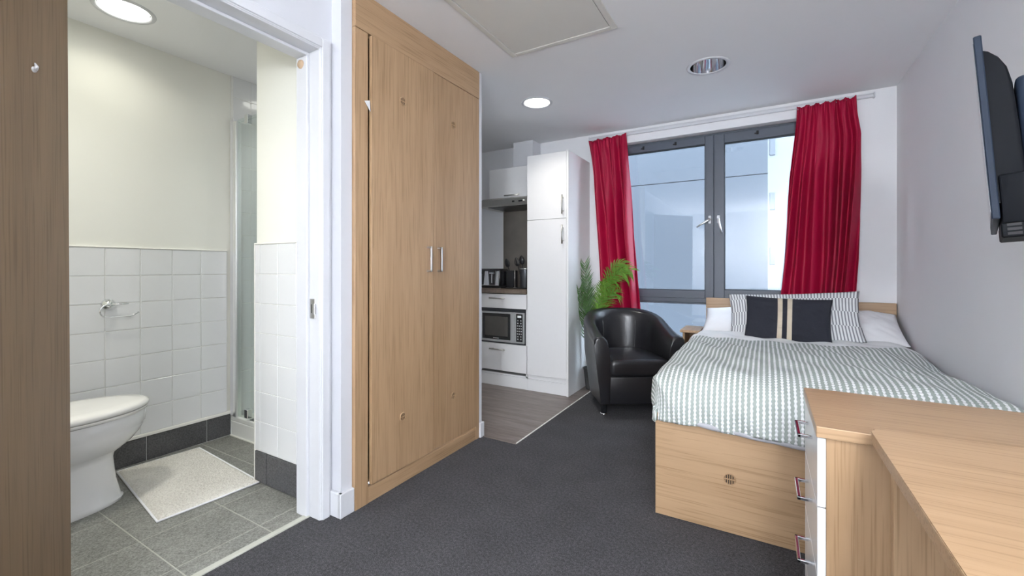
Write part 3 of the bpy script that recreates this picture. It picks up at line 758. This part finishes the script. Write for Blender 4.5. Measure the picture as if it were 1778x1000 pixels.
uh = thing('utensil_holder', 'square black utensil pot standing on the worktop beside the hob', 'utensil holder', (-2.125, 3.62, .877))
bm = B(); x0, x1, y0, y1 = -2.165, -2.085, 3.60, 3.68
box(bm, x0, x1, y0, y0 + .004, .884, 1.045); box(bm, x0, x1, y1 - .004, y1, .884, 1.045); box(bm, x0, x0 + .004, y0 + .004, y1 - .004, .884, 1.045); box(bm, x1 - .004, x1, y0 + .004, y1 - .004, .884, 1.045); box(bm, x0, x1, y0, y1, .8835, .892)
obj('pot', bm, 'black_plastic', uh)
def utensil(name, label, base, tip, kind):
    t = thing(name, label, 'utensil', base, 0, 'black kitchen utensils')
    b0, t0 = Vector(base), Vector(tip); d = (t0 - b0).normalized()
    obj('handle', tube(B(), [b0, b0 + (t0 - b0) * .5, t0], [.006, .005, .004], 8), 'black_plastic', t, smooth=True)
    side = d.cross(Vector((0, 1, 0))).normalized(); nrm = side.cross(d)
    bm = B(); ring = []
    L, w = (.085, .028) if kind != 'turner' else (.085, .032)
    P = []
    for i in range(9):
        s = i / 8; hw = w * (math.sin(math.pi * min(1, .12 + s * .88)) ** .6 if kind != 'turner' else (.55 + .45 * s))
        P.append([t0 + d * (L * s) + side * (hw * u) - nrm * ((.016 if kind == 'ladle' else .007) * (1 - u * u) * math.sin(math.pi * s)) for u in np.linspace(-1, 1, 7)])
    grid(bm, P)
    if kind == 'slotted':
        bm.faces.ensure_lookup_table(); dl = [f for k, f in enumerate(bm.faces) if (k % 6) in (1, 4) and 1 < k // 6 < 7]
        bmesh.ops.delete(bm, geom=dl, context='FACES')
    o = obj('head', bm, 'black_plastic', t, smooth=True); m_ = o.modifiers.new('t', 'SOLIDIFY'); m_.thickness = .003
utensil('serving_spoon', 'black serving spoon leaning left out of the square utensil pot', (-2.110, 3.640, .897), (-2.158, 3.625, 1.080), 'spoon')
cn = thing('canister', 'dark grey cylindrical utensil jar against the tall cabinet', 'jar', (-1.955, 3.60, .877))
obj('body', lathe(B(), [(0, .007), (.048, .007), (.050, .012), (.050, .19), (.046, .19), (.046, .013), (0, .013)], (-1.955, 3.60, .877), 'z', 28), 'dark_grey', cn, smooth=True, angle=40)
obj('rim', lathe(B(), [(.0505, .180), (.052, .183), (.052, .191), (.046, .191)], (-1.955, 3.60, .877), 'z', 28), 'nickel', cn, smooth=True)
utensil('slotted_spoon', 'black slotted spoon standing leftmost in the grey utensil jar', (-1.975, 3.60, .892), (-2.035, 3.60, 1.09), 'slotted')
utensil('ladle', 'black ladle standing in the grey utensil jar, the highest of its utensils', (-1.955, 3.60, .892), (-1.985, 3.595, 1.105), 'ladle')
st = thing('steel_stand', 'thin upright steel post standing in front of the grey utensil jar', 'stand', (-2.03, 3.52, .883))
obj('post', tube(B(), [(-2.03, 3.53, .887), (-2.03, 3.53, 1.05)], .004, 8), 'nickel', st, smooth=True)
obj('foot', lathe(B(), [(0, .001), (.018, .001), (.016, .004), (0, .005)], (-2.03, 3.53, .883), 'z', 16), 'nickel', st, smooth=True)

# ------------------------------------------------------------------ shower, toilet, holder, mat
sh = thing('shower_screen', 'clear glass shower door with a chrome frame in the bathroom corner', 'shower door', (-2.6, 1.49, .10))
ch = plain('bright_chrome', (.90, .91, .92), .30, 1.0, var=.01)
obj('wall_profile', box(B(), -2.952, -2.905, 1.482, 1.512, .1285, 2.015, .003), 'gloss_white', sh)
obj('pivot_post', box(B(), -2.905, -2.868, 1.474, 1.510, .1285, 1.995, .006, 2), ch, sh)
dg = obj('glass_door', box(B(), -2.866, -2.235, 1.488, 1.494, .135, 1.985), 'shower_glass', sh)
obj('top_rail', box(B(), -2.868, -2.206, 1.484, 1.498, 1.985, 2.002, .002), 'shower_glass', sh)
for z in (1.955, .145): obj('hinge_block', box(B(), -2.765, -2.728, 1.470, 1.500, z, z + .055, .003), 'chrome', dg)
tr = thing('shower_tray', 'raised white shower tray behind the glass door', 'shower tray', (-2.58, 1.86, 0))
obj('tray', box(box(B(), -2.948, -2.21, 1.486, 2.23, 0.001, .095, .004), -2.948, -2.21, 1.486, 1.53, .095, .127, .006, 2), 'tray', tr)
obj('sealant_line', box(B(), -2.945, -2.21, 1.478, 1.487, 0.0005, .007), 'sealant', tr)
obj('dark_sill_strip', box(B(), -2.75, -2.21, 1.495, 1.525, .127, .131, .001), 'tile_dark', tr)

TX = -2.625
to = thing('toilet', 'white toilet with closed lid beside the tiled wall', 'toilet', (TX, .62, 0))
def egg(z, w, yb, yf, n=40, sq=2.0):
    yc = yb + (yf - yb) * .46; out = []
    for k in range(n):
        a = 2 * math.pi * k / n; c, s = math.cos(a), math.sin(a)
        e = 2 / sq
        x = w * math.copysign(abs(s) ** e, s); y = yc + math.copysign(abs(c) ** e, c) * ((yf - yc) if c > 0 else (yc - yb))
        out.append((TX + x, y, z))
    return out
bm = B()
prof = [(.0, .118, .36, .838, 2.2), (.012, .120, .36, .842, 2.2), (.02, .114, .36, .832, 2.2), (.10, .104, .36, .815, 2.2), (.20, .100, .36, .806, 2.2), (.222, .104, .358, .812, 2.15), (.238, .122, .354, .836, 2.1), (.265, .146, .35, .872, 2.05), (.30, .165, .345, .903, 2.0), (.328, .174, .342, .917, 2.0), (.336, .174, .342, .917, 2.0), (.344, .179, .34, .924, 2.0), (.385, .180, .335, .928, 2.0), (.398, .178, .337, .926, 2.0)]
V = grid(bm, [egg(z, w, yb, yf, sq=q) for z, w, yb, yf, q in prof], wrap=True)
bm.faces.new(V[0]); bm.faces.new(V[-1][::-1])
obj('pan', bm, 'ceramic', to, smooth=True, angle=55)
bm = B(); V = grid(bm, [egg(z, w, yb, yf) for z, w, yb, yf in ((.4015, .182, .41, .930), (.410, .186, .408, .934), (.414, .184, .41, .932))], wrap=True); bm.faces.new(V[0]); bm.faces.new(V[-1][::-1])
obj('seat_ring', bm, 'seat', to, smooth=True, angle=50)
bm = B(); V = grid(bm, [egg(z, w, yb, yf) for z, w, yb, yf in ((.4165, .184, .405, .932), (.424, .189, .402, .938), (.436, .187, .404, .936), (.445, .172, .42, .920), (.449, .13, .47, .87), (.450, .05, .56, .75))], wrap=True); bm.faces.new(V[0]); bm.faces.new(V[-1][::-1])
obj('lid', bm, 'seat', to, smooth=True, angle=60)
for s in (-.07, .07): obj('hinge', tube(B(), [(TX + s - .02, .395, .425), (TX + s + .02, .395, .425)], .011, 10), 'chrome', to, smooth=True)
obj('cistern', box(B(), TX - .19, TX + .19, .115, .305, .40, .76, .02, 3), 'ceramic', to, smooth=True, angle=50)
obj('cistern_lid', box(B(), TX - .20, TX + .20, .108, .315, .762, .795, .012, 2), 'ceramic', to, smooth=True, angle=50)
obj('cistern_neck', box(B(), TX - .12, TX + .12, .12, .37, .24, .40, .02, 2), 'ceramic', to, smooth=True, angle=50)

tp = thing('toilet_roll_holder', 'empty chrome toilet roll holder on the tiled bathroom wall', 'toilet roll holder', (XB, .886, .876))
hc = (XB + .009, .886, .878)
obj('rose', lathe(B(), [(0, .030), (.012, .030), (.016, .022), (.026, .016), (.030, .008), (.030, 0)], hc, 'x', 28), 'chrome', tp, smooth=True)
obj('pin', tube(B(), [(XB + .035, .89, .878), (XB + .045, .96, .879)], [.005, .003], 8), 'chrome', tp, smooth=True)
xx = XB + .055
pts = [(XB + .03, .886, .876), (xx, .875, .878)] + [(xx, .872 - .030 * math.sin(R(a)) , .846 + .032 * math.cos(R(a))) for a in range(10, 180, 17)] + [(xx, .90, .814), (xx, .965, .814), (xx, .978, .818), (xx, 1.000, .832)]
obj('roll_bar', tube(B(), pts, .0042, 10), 'chrome', tp, smooth=True)

bm = B(); P = []; cs = [Vector(c) for c in ((-2.915, .912, 0), (-2.885, 1.280, 0), (-2.164, 1.228, 0), (-2.196, .818, 0))]
rnd = random.Random(5)
for i in range(131):
    s = i / 130; row = []
    for j in range(71):
        t = j / 70
        p = (cs[0] * (1 - s) + cs[3] * s) * (1 - t) + (cs[1] * (1 - s) + cs[2] * s) * t
        e = min(s, 1 - s, t * .6, (1 - t) * .6)
        h = .004 + .010 * min(1, e / .025) + (rnd.uniform(-.002, .0025) if e > .01 else 0) + .003 * mnoise.noise(Vector((p.x * 9, p.y * 9, 0)))
        row.append((p.x + rnd.uniform(-.0015, .0015), p.y + rnd.uniform(-.0015, .0015), max(.003, h)))
    P.append(row)
grid(bm, P)
bmat = obj('bath_mat', bm, 'bath_mat', smooth=True)
tag(bmat, 'cream tufted bath mat lying on the grey tiles by the toilet', 'bath mat')
hb_ = B(); q = [c + Vector((0, 0, .005)) for c in cs]; tube(hb_, q + [q[0]], .005, 8)
obj('hem', hb_, 'sheet', bmat, smooth=True)

# ------------------------------------------------------------------ tub chair
CH = thing('tub_chair', 'black leather tub armchair between the tall cabinet and the bed', 'armchair', (-.946, 3.415, 0), R(33))
def chair_shell():
    st = []                                   # stations: (outer point, outward normal, top height)
    for t in np.linspace(0, 1, 9): st.append((Vector((-.335, -.315 + .335 * t)), Vector((-1, 0)), t * .5))
    for a in np.linspace(180, 0, 25)[1:-1]: st.append((Vector((.335 * math.cos(R(a)), .02 + .315 * math.sin(R(a)))), Vector((math.cos(R(a)), math.sin(R(a)))), .5 + .5 * math.sin(R(a))))
    for t in np.linspace(1, 0, 9): st.append((Vector((.335, -.315 + .335 * t)), Vector((1, 0)), t * .5))
    rows = []
    for o, n, k in st:
        kk = max(0, min(1, k)); top = .575 + .155 * (kk * kk * (3 - 2 * kk))
        th = .105 - .015 * kk
        def pt(d, z): q = o - n * d; return (q.x, q.y, z)
        sec = [pt(.055, .085), pt(.040, .20), pt(.012, .42), pt(.004, top - .06), pt(.004, top - .028), pt(.018, top - .006), pt(.045, top), pt(th - .03, top - .004), pt(th - .004, top - .03), pt(th + .004, top - .08), pt(th + .014, .42), pt(th + .02, .29), pt(th + .02, .085)]
        rows.append(sec)
    bm = B(); V = grid(bm, rows, wrap=True)
    f1 = bm.faces.new(V[0][::-1]); f2 = bm.faces.new(V[-1])
    bmesh.ops.bevel(bm, geom=list({e for f in (f1, f2) for e in f.edges}), offset=.016, segments=3, profile=.5, affect='EDGES')
    return bm
shl = obj('shell', chair_shell(), 'leather', CH, smooth=True, angle=48, local=True)
for a in (125, 55):
    c_, s_ = math.cos(R(a)), math.sin(R(a))
    obj('seam', tube(B(), [((.335 - d) * c_, .02 + (.315 - d) * s_, z) for d, z in ((.09, .665), (.10, .60), (.105, .50), (.114, .42), (.12, .36))], .0022, 6), 'leather', shl, local=True)
bm = box(B(), -.222, .222, -.335, .185, .285, .405, .035, 4)
for v in bm.verts:
    if v.co.z > .36: v.co.z += .022 * max(0, 1 - (v.co.x / .23) ** 2) 
    if v.co.y > .02: v.co.x *= 1 - .35 * ((v.co.y - .02) / .165) ** 2
bmesh.ops.subdivide_edges(bm, edges=[e for e in bm.edges if e.calc_length() > .15], cuts=4, use_grid_fill=True)
for v in bm.verts:
    if v.co.z > .40: v.co.z = .405 + .024 * max(0, 1 - (v.co.x / .22) ** 2) * max(0, 1 - ((v.co.y + .075) / .27) ** 2)
obj('seat_cushion', bm, 'leather', CH, smooth=True, angle=70, local=True)
obj('front_panel', box(B(), -.228, .228, -.312, .20, .085, .288, .012, 2), 'leather', CH, smooth=True, angle=50, local=True)
for x, y in ((-.245, -.245), (.245, -.245), (-.19, .20), (.19, .20)):
    lg = obj('leg', lathe(B(), [(0, .090), (.022, .090), (.022, .012), (0, .012)], (x, y, 0), 'z', 18), 'black_gloss', CH, smooth=True, angle=40, local=True)
    obj('foot_cap', lathe(B(), [(0, .013), (.025, .012), (.027, .004), (.024, 0.0005), (0, 0.0005)], (x, y, 0), 'z', 18), 'chrome', lg, smooth=True, local=True)

# ------------------------------------------------------------------ palm behind the chair
PX, PY = -1.325, 3.665
pl = thing('potted_palm', 'green potted palm standing behind the black armchair', 'plant', (PX, PY, 0))
pot = obj('pot', lathe(B(), [(0, .001), (.050, .001), (.068, .17), (.072, .175), (.072, .19), (.063, .19), (.060, .165), (0, .165)], (PX, PY, 0), 'z', 24), 'pot', pl, smooth=True, angle=40)
obj('soil', lathe(B(), [(0, .170), (.0605, .168)], (PX, PY, 0), 'z', 20), 'soil', pot)
def frond(p0, p1, p2, mat, seed, n=17, L=.115, drop=.35):
    n = int(n * 1.35); L *= 1.12
    rnd = random.Random(seed); p0, p1, p2 = map(Vector, (p0, p1, p2))
    cur = [p0 * (1 - t) ** 2 + p1 * 2 * t * (1 - t) + p2 * t * t for t in np.linspace(0, 1, 22)]
    st = obj('frond_stem', tube(B(), cur, [.0045 - .0035 * k / 21 for k in range(22)], 6), mat, pl, smooth=True)
    bm = B()
    for k in range(n):
        t = .30 + .70 * k / (n - 1)
        p = p0 * (1 - t) ** 2 + p1 * 2 * t * (1 - t) + p2 * t * t
        d = ((p1 - p0) * (1 - t) + (p2 - p1) * t).normalized()
        side = d.cross(Vector((.2, -1, .15))).normalized()
        for s in (-1, 1):
            l = L * (.65 + .5 * math.sin(math.pi * min(1, .25 + .7 * (k / n)))) * rnd.uniform(.85, 1.1)
            dr = (d * .80 + side * s * .55 + Vector((rnd.uniform(-.12, .12), rnd.uniform(-.25, .15), rnd.uniform(-.1, .12)))).normalized()
            up = dr.cross(side).normalized(); w = .0048; wv = dr.cross(up).normalized()
            prev = None
            for i in range(5):
                q = i / 4; c = p + dr * l * q + Vector((0, 0, -drop * l * q * q)); c.x = max(c.x, -1.394); c.y = min(c.y, 3.76); ww = w * (.4 + 1.2 * q * (1 - q) * 2) * (1 - q ** 3) + .0004
                a, b = bm.verts.new(c + wv * ww), bm.verts.new(c - wv * ww)
                if prev: bm.faces.new((prev[0], a, b, prev[1]))
                prev = (a, b)
    obj('leaflets', bm, mat, st, kind='stuff')
b0 = (PX, PY, .17)
for i, (mid, tip) in enumerate((((-1.335, 3.62, .80), (-1.365, 3.60, 1.10)), ((-1.33, 3.66, .72), (-1.37, 3.63, .98)), ((-1.345, 3.60, .62), (-1.385, 3.52, .88)), ((-1.32, 3.66, .60), (-1.34, 3.60, .84)))):
    frond(b0, mid, tip, 'leaf_dark', 20 + i, 15, .10, .05)
for i, (mid, tip) in enumerate((((-1.235, 3.62, 1.18), (-.945, 3.55, 1.055)), ((-1.215, 3.60, 1.10), (-.985, 3.52, 1.025)), ((-1.235, 3.64, 1.16), (-1.015, 3.60, 1.11)), ((-1.22, 3.62, 1.00), (-1.075, 3.56, .96)), ((-1.245, 3.60, .98), (-1.165, 3.55, .93)), ((-1.20, 3.64, .88), (-1.10, 3.62, .86)))):
    frond(b0, mid, tip, 'leaf', 40 + i, 17, .105, .45)

# ------------------------------------------------------------------ bed
bd = thing('bed', 'oak veneer bed base with headboard along the right wall', 'bed', (.18, 2.9, 0))
fp = obj('foot_panel', box(B(), -.412, .752, 1.945, 1.965, .002, .440, .001), 'wood_x', bd)
obj('side_panel', box(B(), -.412, -.392, 1.966, 3.80, .002, .440, .001), 'wood_y', bd)
obj('side_panel', box(B(), .732, .752, 1.966, 3.80, .002, .440, .001), 'wood_y', bd)
obj('slat_deck', box(B(), -.391, .731, 1.966, 3.80, .33, .36), 'wood_x', bd)
obj('headboard', box(B(), -.410, .764, 3.808, 3.834, .02, .830, .002), 'wood_x', bd)
vent((-.122, 1.945, .218), 'y', fp, .0235)
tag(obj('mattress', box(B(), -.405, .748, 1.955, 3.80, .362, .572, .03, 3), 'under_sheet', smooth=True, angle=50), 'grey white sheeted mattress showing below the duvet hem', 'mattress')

def duvet():
    def path(pts, step):
        p = np.array(pts); d = np.r_[0, np.cumsum(np.hypot(*np.diff(p, axis=0).T))]
        n = int(d[-1] / step); s = np.linspace(0, d[-1], n)
        o = np.array([np.interp(s, d, p[:, k]) for k in (0, 1)]).T
        for _ in range(6): o[1:-1] = (o[:-2] + 2 * o[1:-1] + o[2:]) / 4
        return o, s
    ax, sx = path([(-.418, .190), (-.440, .160), (-.452, .115), (-.450, .075), (-.435, .040), (-.405, .015), (-.36, .002), (-.28, 0), (.60, 0), (.68, .008), (.725, .030), (.752, .062)], .0095)
    by, sy = path([(3.37, .0), (2.12, 0), (2.05, .002), (2.00, .014), (1.955, .042), (1.925, .085), (1.913, .135), (1.916, .185), (1.924, .222)], .0105)
    P, UV = [], []
    for (x0, dx), u in zip(ax, sx):
        row, uvr = [], []
        for (y0, dy), v in zip(by, sy):
            x, y = x0, y0
            ox, oy = max(0, -.33 - x) / .122, max(0, 2.08 - y) / .167
            if ox > 0 and oy > 0:
                r = math.hypot(ox, oy)
                if r > 1: x, y = -.33 - .122 * ox / r, 2.08 - .167 * oy / r
            drop = (dx ** 2.6 + dy ** 2.6) ** (1 / 2.6)
            nz = mnoise.noise(Vector((x * 2.2, y * 2.6, 1.7))) * .016 + mnoise.noise(Vector((x * 5 + y * 2, y * 6 - x * 3, 4.2))) * .011
            wr = math.sin((x * 1.5 + y) * 21 + 2 * mnoise.noise(Vector((x * 3, y * 3, 9)))) * .0045
            flat = max(0, 1 - drop / .06)
            side = 1 - flat
            z = .632 - .010 * max(0, y - 2.6) + (nz + wr) * (.45 + .55 * flat)
            z += .020 * math.exp(-((x - .18) / .30) ** 2) * math.exp(-((y - 2.35) / .35) ** 2)
            z += .022 * math.exp(-((y - 3.15) / .12) ** 2) * math.exp(-((x + .36) / .18) ** 2)
            z -= .030 * math.exp(-((x - .74) / .10) ** 2) * math.exp(-((y - 2.72) / .22) ** 2)
            z -= drop
            ripple = side * (mnoise.noise(Vector((x * 8, y * 8, z * 4))) * .012 + .005 * math.sin(x * 46 + z * 20))
            if dy > dx: y -= ripple; z += .012 * mnoise.noise(Vector((x * 5, 3, 8))) * min(1, dy / .2)
            else: x += -ripple if x < 0 else 0
            row.append((min(x, .758), y, max(z, .405 if dy > dx else .445))); uvr.append((u, v))
        P.append(row); UV.append(uvr)
    bm = B(); grid(bm, P, UV)
    o = obj('duvet', bm, 'duvet', smooth=True)
    m_ = o.modifiers.new('thickness', 'SOLIDIFY'); m_.thickness = .012; m_.offset = -1
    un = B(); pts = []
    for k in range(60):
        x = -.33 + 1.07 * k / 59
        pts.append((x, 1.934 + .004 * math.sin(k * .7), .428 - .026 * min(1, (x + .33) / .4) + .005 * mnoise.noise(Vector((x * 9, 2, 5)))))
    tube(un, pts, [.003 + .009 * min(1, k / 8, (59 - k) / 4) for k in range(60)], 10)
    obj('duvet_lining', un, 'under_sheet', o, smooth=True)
    tag(o, 'white and sage green striped duvet spread over the bed', 'duvet')
duvet()

def pillow_mesh(w, h, t, seed, n=44, pw=.55, sag=.02, flange=0):
    """soft pillow in local x (width) z (height), thickness along y; returns bmesh with UVs in metres"""
    bm = B(); lay = bm.loops.layers.uv.new('UVMap')
    for sgn in (-1, 1):
        V = []
        for i in range(n + 1):
            u = -1 + 2 * i / n; row = []
            for j in range(n + 1):
                v = -1 + 2 * j / n
                pin = 1 - .045 * (1 - v * v) ; pin2 = 1 - .055 * (1 - u * u)
                e = (max(0, 1 - u * u) * max(0, 1 - v * v)) ** pw
                x = u * w / 2 * (1 - .05 * (1 - v * v)); z = v * h / 2 * (1 - .06 * (1 - u * u))
                wr = mnoise.noise(Vector((u * 2.2, v * 2.2, seed))) * .010 + mnoise.noise(Vector((u * 6 + v * 3, v * 5, seed + 3))) * .005
                y = sgn * (t / 2 * e) + wr * (e + .15)
                row.append(bm.verts.new((x, y, z)))
            V.append(row)
        for i in range(n):
            for j in range(n):
                f = bm.faces.new((V[i][j], V[i + 1][j], V[i + 1][j + 1], V[i][j + 1]))
                for l, (a, b) in zip(f.loops, ((i, j), (i + 1, j), (i + 1, j + 1), (i, j + 1))): l[lay].uv = (w * a / n, h * b / n)
    bmesh.ops.remove_doubles(bm, verts=bm.verts, dist=.0006)
    return bm
def place(bm, loc, rx=0, ry=0, rz=0):
    bm.transform(Matrix.Translation(loc) @ Matrix.Rotation(R(rz), 4, 'Z') @ Matrix.Rotation(R(rx), 4, 'X') @ Matrix.Rotation(R(ry), 4, 'Y')); return bm
# white sleeping pillows lying against the headboard
tag(obj('pillow', place(pillow_mesh(.60, .40, .16, 1), (-.105, 3.620, .672), rx=-68), 'sheet', smooth=True), 'white pillow at the left end of the headboard, mostly behind the striped pillow', 'pillow', 'white pillows')
tag(obj('pillow', place(pillow_mesh(.48, .40, .17, 2), (.515, 3.610, .675), rx=-66), 'sheet', smooth=True), 'white pillow at the right end of the headboard, against the wall', 'pillow', 'white pillows')
tag(obj('pillow', place(pillow_mesh(.745, .335, .13, 6), (.152, 3.400, .748), rx=-24, ry=-3.5, rz=-2), 'ticking', smooth=True), 'grey and white striped pillow propped behind the dark cushion', 'pillow')
cu = B(); cu = place(pillow_mesh(.475, .300, .10, 9), (.122, 3.275, .736), rx=-20, ry=1.5, rz=-1)
cush = tag(obj('cushion', cu, 'navy', smooth=True), 'dark navy cushion with two beige stripes in front of the striped pillow', 'cushion')
for x0 in (-.040, .013):
    bm = pillow_mesh(.475, .300, .10, 9, 88)
    bm.verts.ensure_lookup_table()
    keep = [f for f in bm.faces if not (x0 - .012 <= f.calc_center_median().x <= x0 + .012 and f.calc_center_median().y < .002)]
    bmesh.ops.delete(bm, geom=keep, context='FACES')
    for v in bm.verts: v.co.y -= .0018
    o = obj('ribbon_stripe', place(bm, (.122, 3.275, .736), rx=-20, ry=1.5, rz=-1), 'cream', cush, smooth=True)
# bedside shelf
ns = thing('bedside_table', 'narrow oak bedside table between the armchair and the bed', 'bedside table', (-.485, 3.67, 0))
obj('top', box(B(), -.560, -.420, 3.50, 3.80, .578, .598, .002), 'wood_y', ns)
obj('body', box(box(box(B(), -.545, -.530, 3.53, 3.79, .001, .578), -.437, -.422, 3.53, 3.79, .001, .578), -.530, -.437, 3.775, 3.79, .001, .578), 'wood_z', ns)
obj('shelf', box(B(), -.530, -.437, 3.54, 3.775, .30, .318), 'wood_y', ns)

# ------------------------------------------------------------------ chest of drawers and desk
cd = thing('chest_of_drawers', 'oak chest of white drawers standing at the foot of the bed', 'chest of drawers', (.43, 1.34, 0))
obj('top', box(B(), .097, .764, 1.153, 1.513, .696, .720, .0015), 'wood_x', cd)
obj('side_panel', box(B(), .116, .760, 1.165, 1.183, .001, .695, .001), 'wood_z', cd)
obj('side_panel', box(B(), .116, .760, 1.487, 1.505, .001, .695, .001), 'wood_z', cd)
obj('back_panel', box(B(), .745, .760, 1.184, 1.486, .001, .695), 'wood_z', cd)
obj('plinth', box(B(), .125, .14, 1.184, 1.486, .001, .085), 'wood_x', cd)
for k in range(4):
    z1 = .692 - k * .1545; z0 = z1 - .1515
    d = obj('drawer', box(B(), .100, .1155, 1.165, 1.505, z0, z1, .0012), 'cab_white', cd)
    zh = (z0 + z1) / 2 + .037
    bow_handle([(.100, 1.282, zh), (.073, 1.282, zh), (.073, 1.392, zh), (.100, 1.392, zh)], .008, d, 'chrome')

dk = thing('desk', 'oak veneer desk with a rounded corner against the right wall', 'desk', (.47, .3, 0))
bm = B(); rr = .055
pts = [(.768, -.55), (.768, 1.148)] + [(.182 + rr - rr * math.sin(R(a)), 1.148 - rr + rr * math.cos(R(a))) for a in range(0, 91, 10)] + [(.182, -.55)]
lo = [bm.verts.new((x, y, .7205)) for x, y in pts]; hi = [bm.verts.new((x, y, .7425)) for x, y in pts]
bm.faces.new(lo); ft = bm.faces.new(hi)
for k in range(len(pts)): bm.faces.new((lo[k], lo[(k + 1) % len(pts)], hi[(k + 1) % len(pts)], hi[k]))
bmesh.ops.bevel(bm, geom=list(ft.edges), offset=.004, segments=2, profile=.5, affect='EDGES')
obj('desktop', bm, 'wood_x', dk)
obj('gable', box(B(), .215, .76, 1.095, 1.118, .001, .720, .001), 'wood_z', dk)
obj('gable', box(B(), .215, .76, -.50, -.477, .001, .720, .001), 'wood_z', dk)
obj('modesty_panel', box(B(), .735, .753, -.476, 1.094, .30, .720, .001), 'wood_y', dk)

# ------------------------------------------------------------------ television on the right wall
tvz = 1.385
M['tv_black'] = plain('television_black', (0.006, 0.007, 0.009), 0.55, var=.15, spec=0.06)
M['tv_edge'] = plain('television_edge_painted_reflection', (0.018, 0.026, 0.042), 0.45, var=.1, spec=0.10)  # reflected blue put into the bezel colour; mount plate shares it
tv = thing('television', 'black flat television on a wall bracket, seen from its edge', 'television', (.435, 1.415, tvz))
TA = R(-17.5)                                    # screen runs away from the viewer, turned slightly off the wall
tv.rotation_euler = (0, R(-4.0), TA); WM[tv.name] = Matrix.Translation((.435, 1.415, tvz)) @ Matrix.Rotation(TA, 4, 'Z') @ Matrix.Rotation(R(-4.0), 4, 'Y')
# local: +x toward the wall (depth), +y away from the viewer (width), z up
H2, WT = .222, .70
fr_ = obj('bezel', box(B(), 0, .0135, 0, WT, -H2 + .014, H2, .002), 'tv_edge', tv, local=True)
obj('screen', box(B(), -.0008, .002, .012, WT - .012, -H2 + .030, H2 - .012), 'black_gloss', fr_, local=True)
bm = B(); rows = []
for y, k in ((.012, .0), (.016, 1.0), (WT - .016, 1.0), (WT - .012, .0)):
    prof = [(.0135, H2 - .035), (.022, H2 - .040), (.036, H2 - .058), (.047, H2 - .085), (.053, H2 - .125), (.056, 0), (.058, -H2 + .10), (.058, -H2 + .05), (.0135, -H2 + .05)]
    rows.append([(.0135 + (x - .0135) * (.90 + .10 * k), y, z) for x, z in prof])
V = grid(bm, rows, wrap=True); bm.faces.new(V[0][::-1]); bm.faces.new(V[-1])
obj('back_shell', bm, 'tv_black', tv, local=True, smooth=True, angle=45)
bx = obj('connector_box', box(B(), .016, .088, .006, WT - .20, -H2 + .002, -H2 + .115, .006, 2), 'tv_black', tv, local=True, smooth=True, angle=40)
obj('connector_panel', box(B(), .012, .084, .010, .30, -H2 - .030, -H2 + .004, .003), 'tv_black', bx, local=True)
for k in range(5): obj('socket', box(B(), .022 + (k % 2) * .03, .044 + (k % 2) * .03, .0088, .012, -H2 - .024 + (k // 2) * .010, -H2 - .018 + (k // 2) * .010), 'dark_grey' if k % 2 else 'rubber', bx, local=True)
obj('port', box(B(), .05, .07, .0085, .012, -H2 - .010, -H2 - .003), 'rubber', bx, local=True)
obj('mount_plate', box(B(), .057, .082, .03, .46, -.13, .115, .012, 3), 'tv_edge', tv, local=True, smooth=True, angle=40)
obj('cable', tube(B(), [(.075, .026, -.10), (.086, .020, -.06), (.092, .022, -.02), (.098, .05, .0)], .004, 8), 'rubber', tv, local=True, smooth=True)
mwd = WM[tv.name].inverted()
pw = [mwd @ Vector(p) for p in ((XR - .02, 1.95, tvz), (XR - .06, 1.80, tvz), (.625, 1.72, tvz), (.60, 1.70, tvz))]
pw[-1] = Vector((.085, .24, 0)); pw[-2] = Vector((.12, .25, 0))
obj('bracket_arm', tube(B(), pw, [.022, .020, .018, .03], 12), 'black_plastic', tv, local=True, smooth=True)
wp = B(); box(wp, XR - .022, XR - .001, 1.85, 2.05, tvz - .11, tvz + .11, .004)
obj('wall_plate', wp, 'black_plastic', tv)
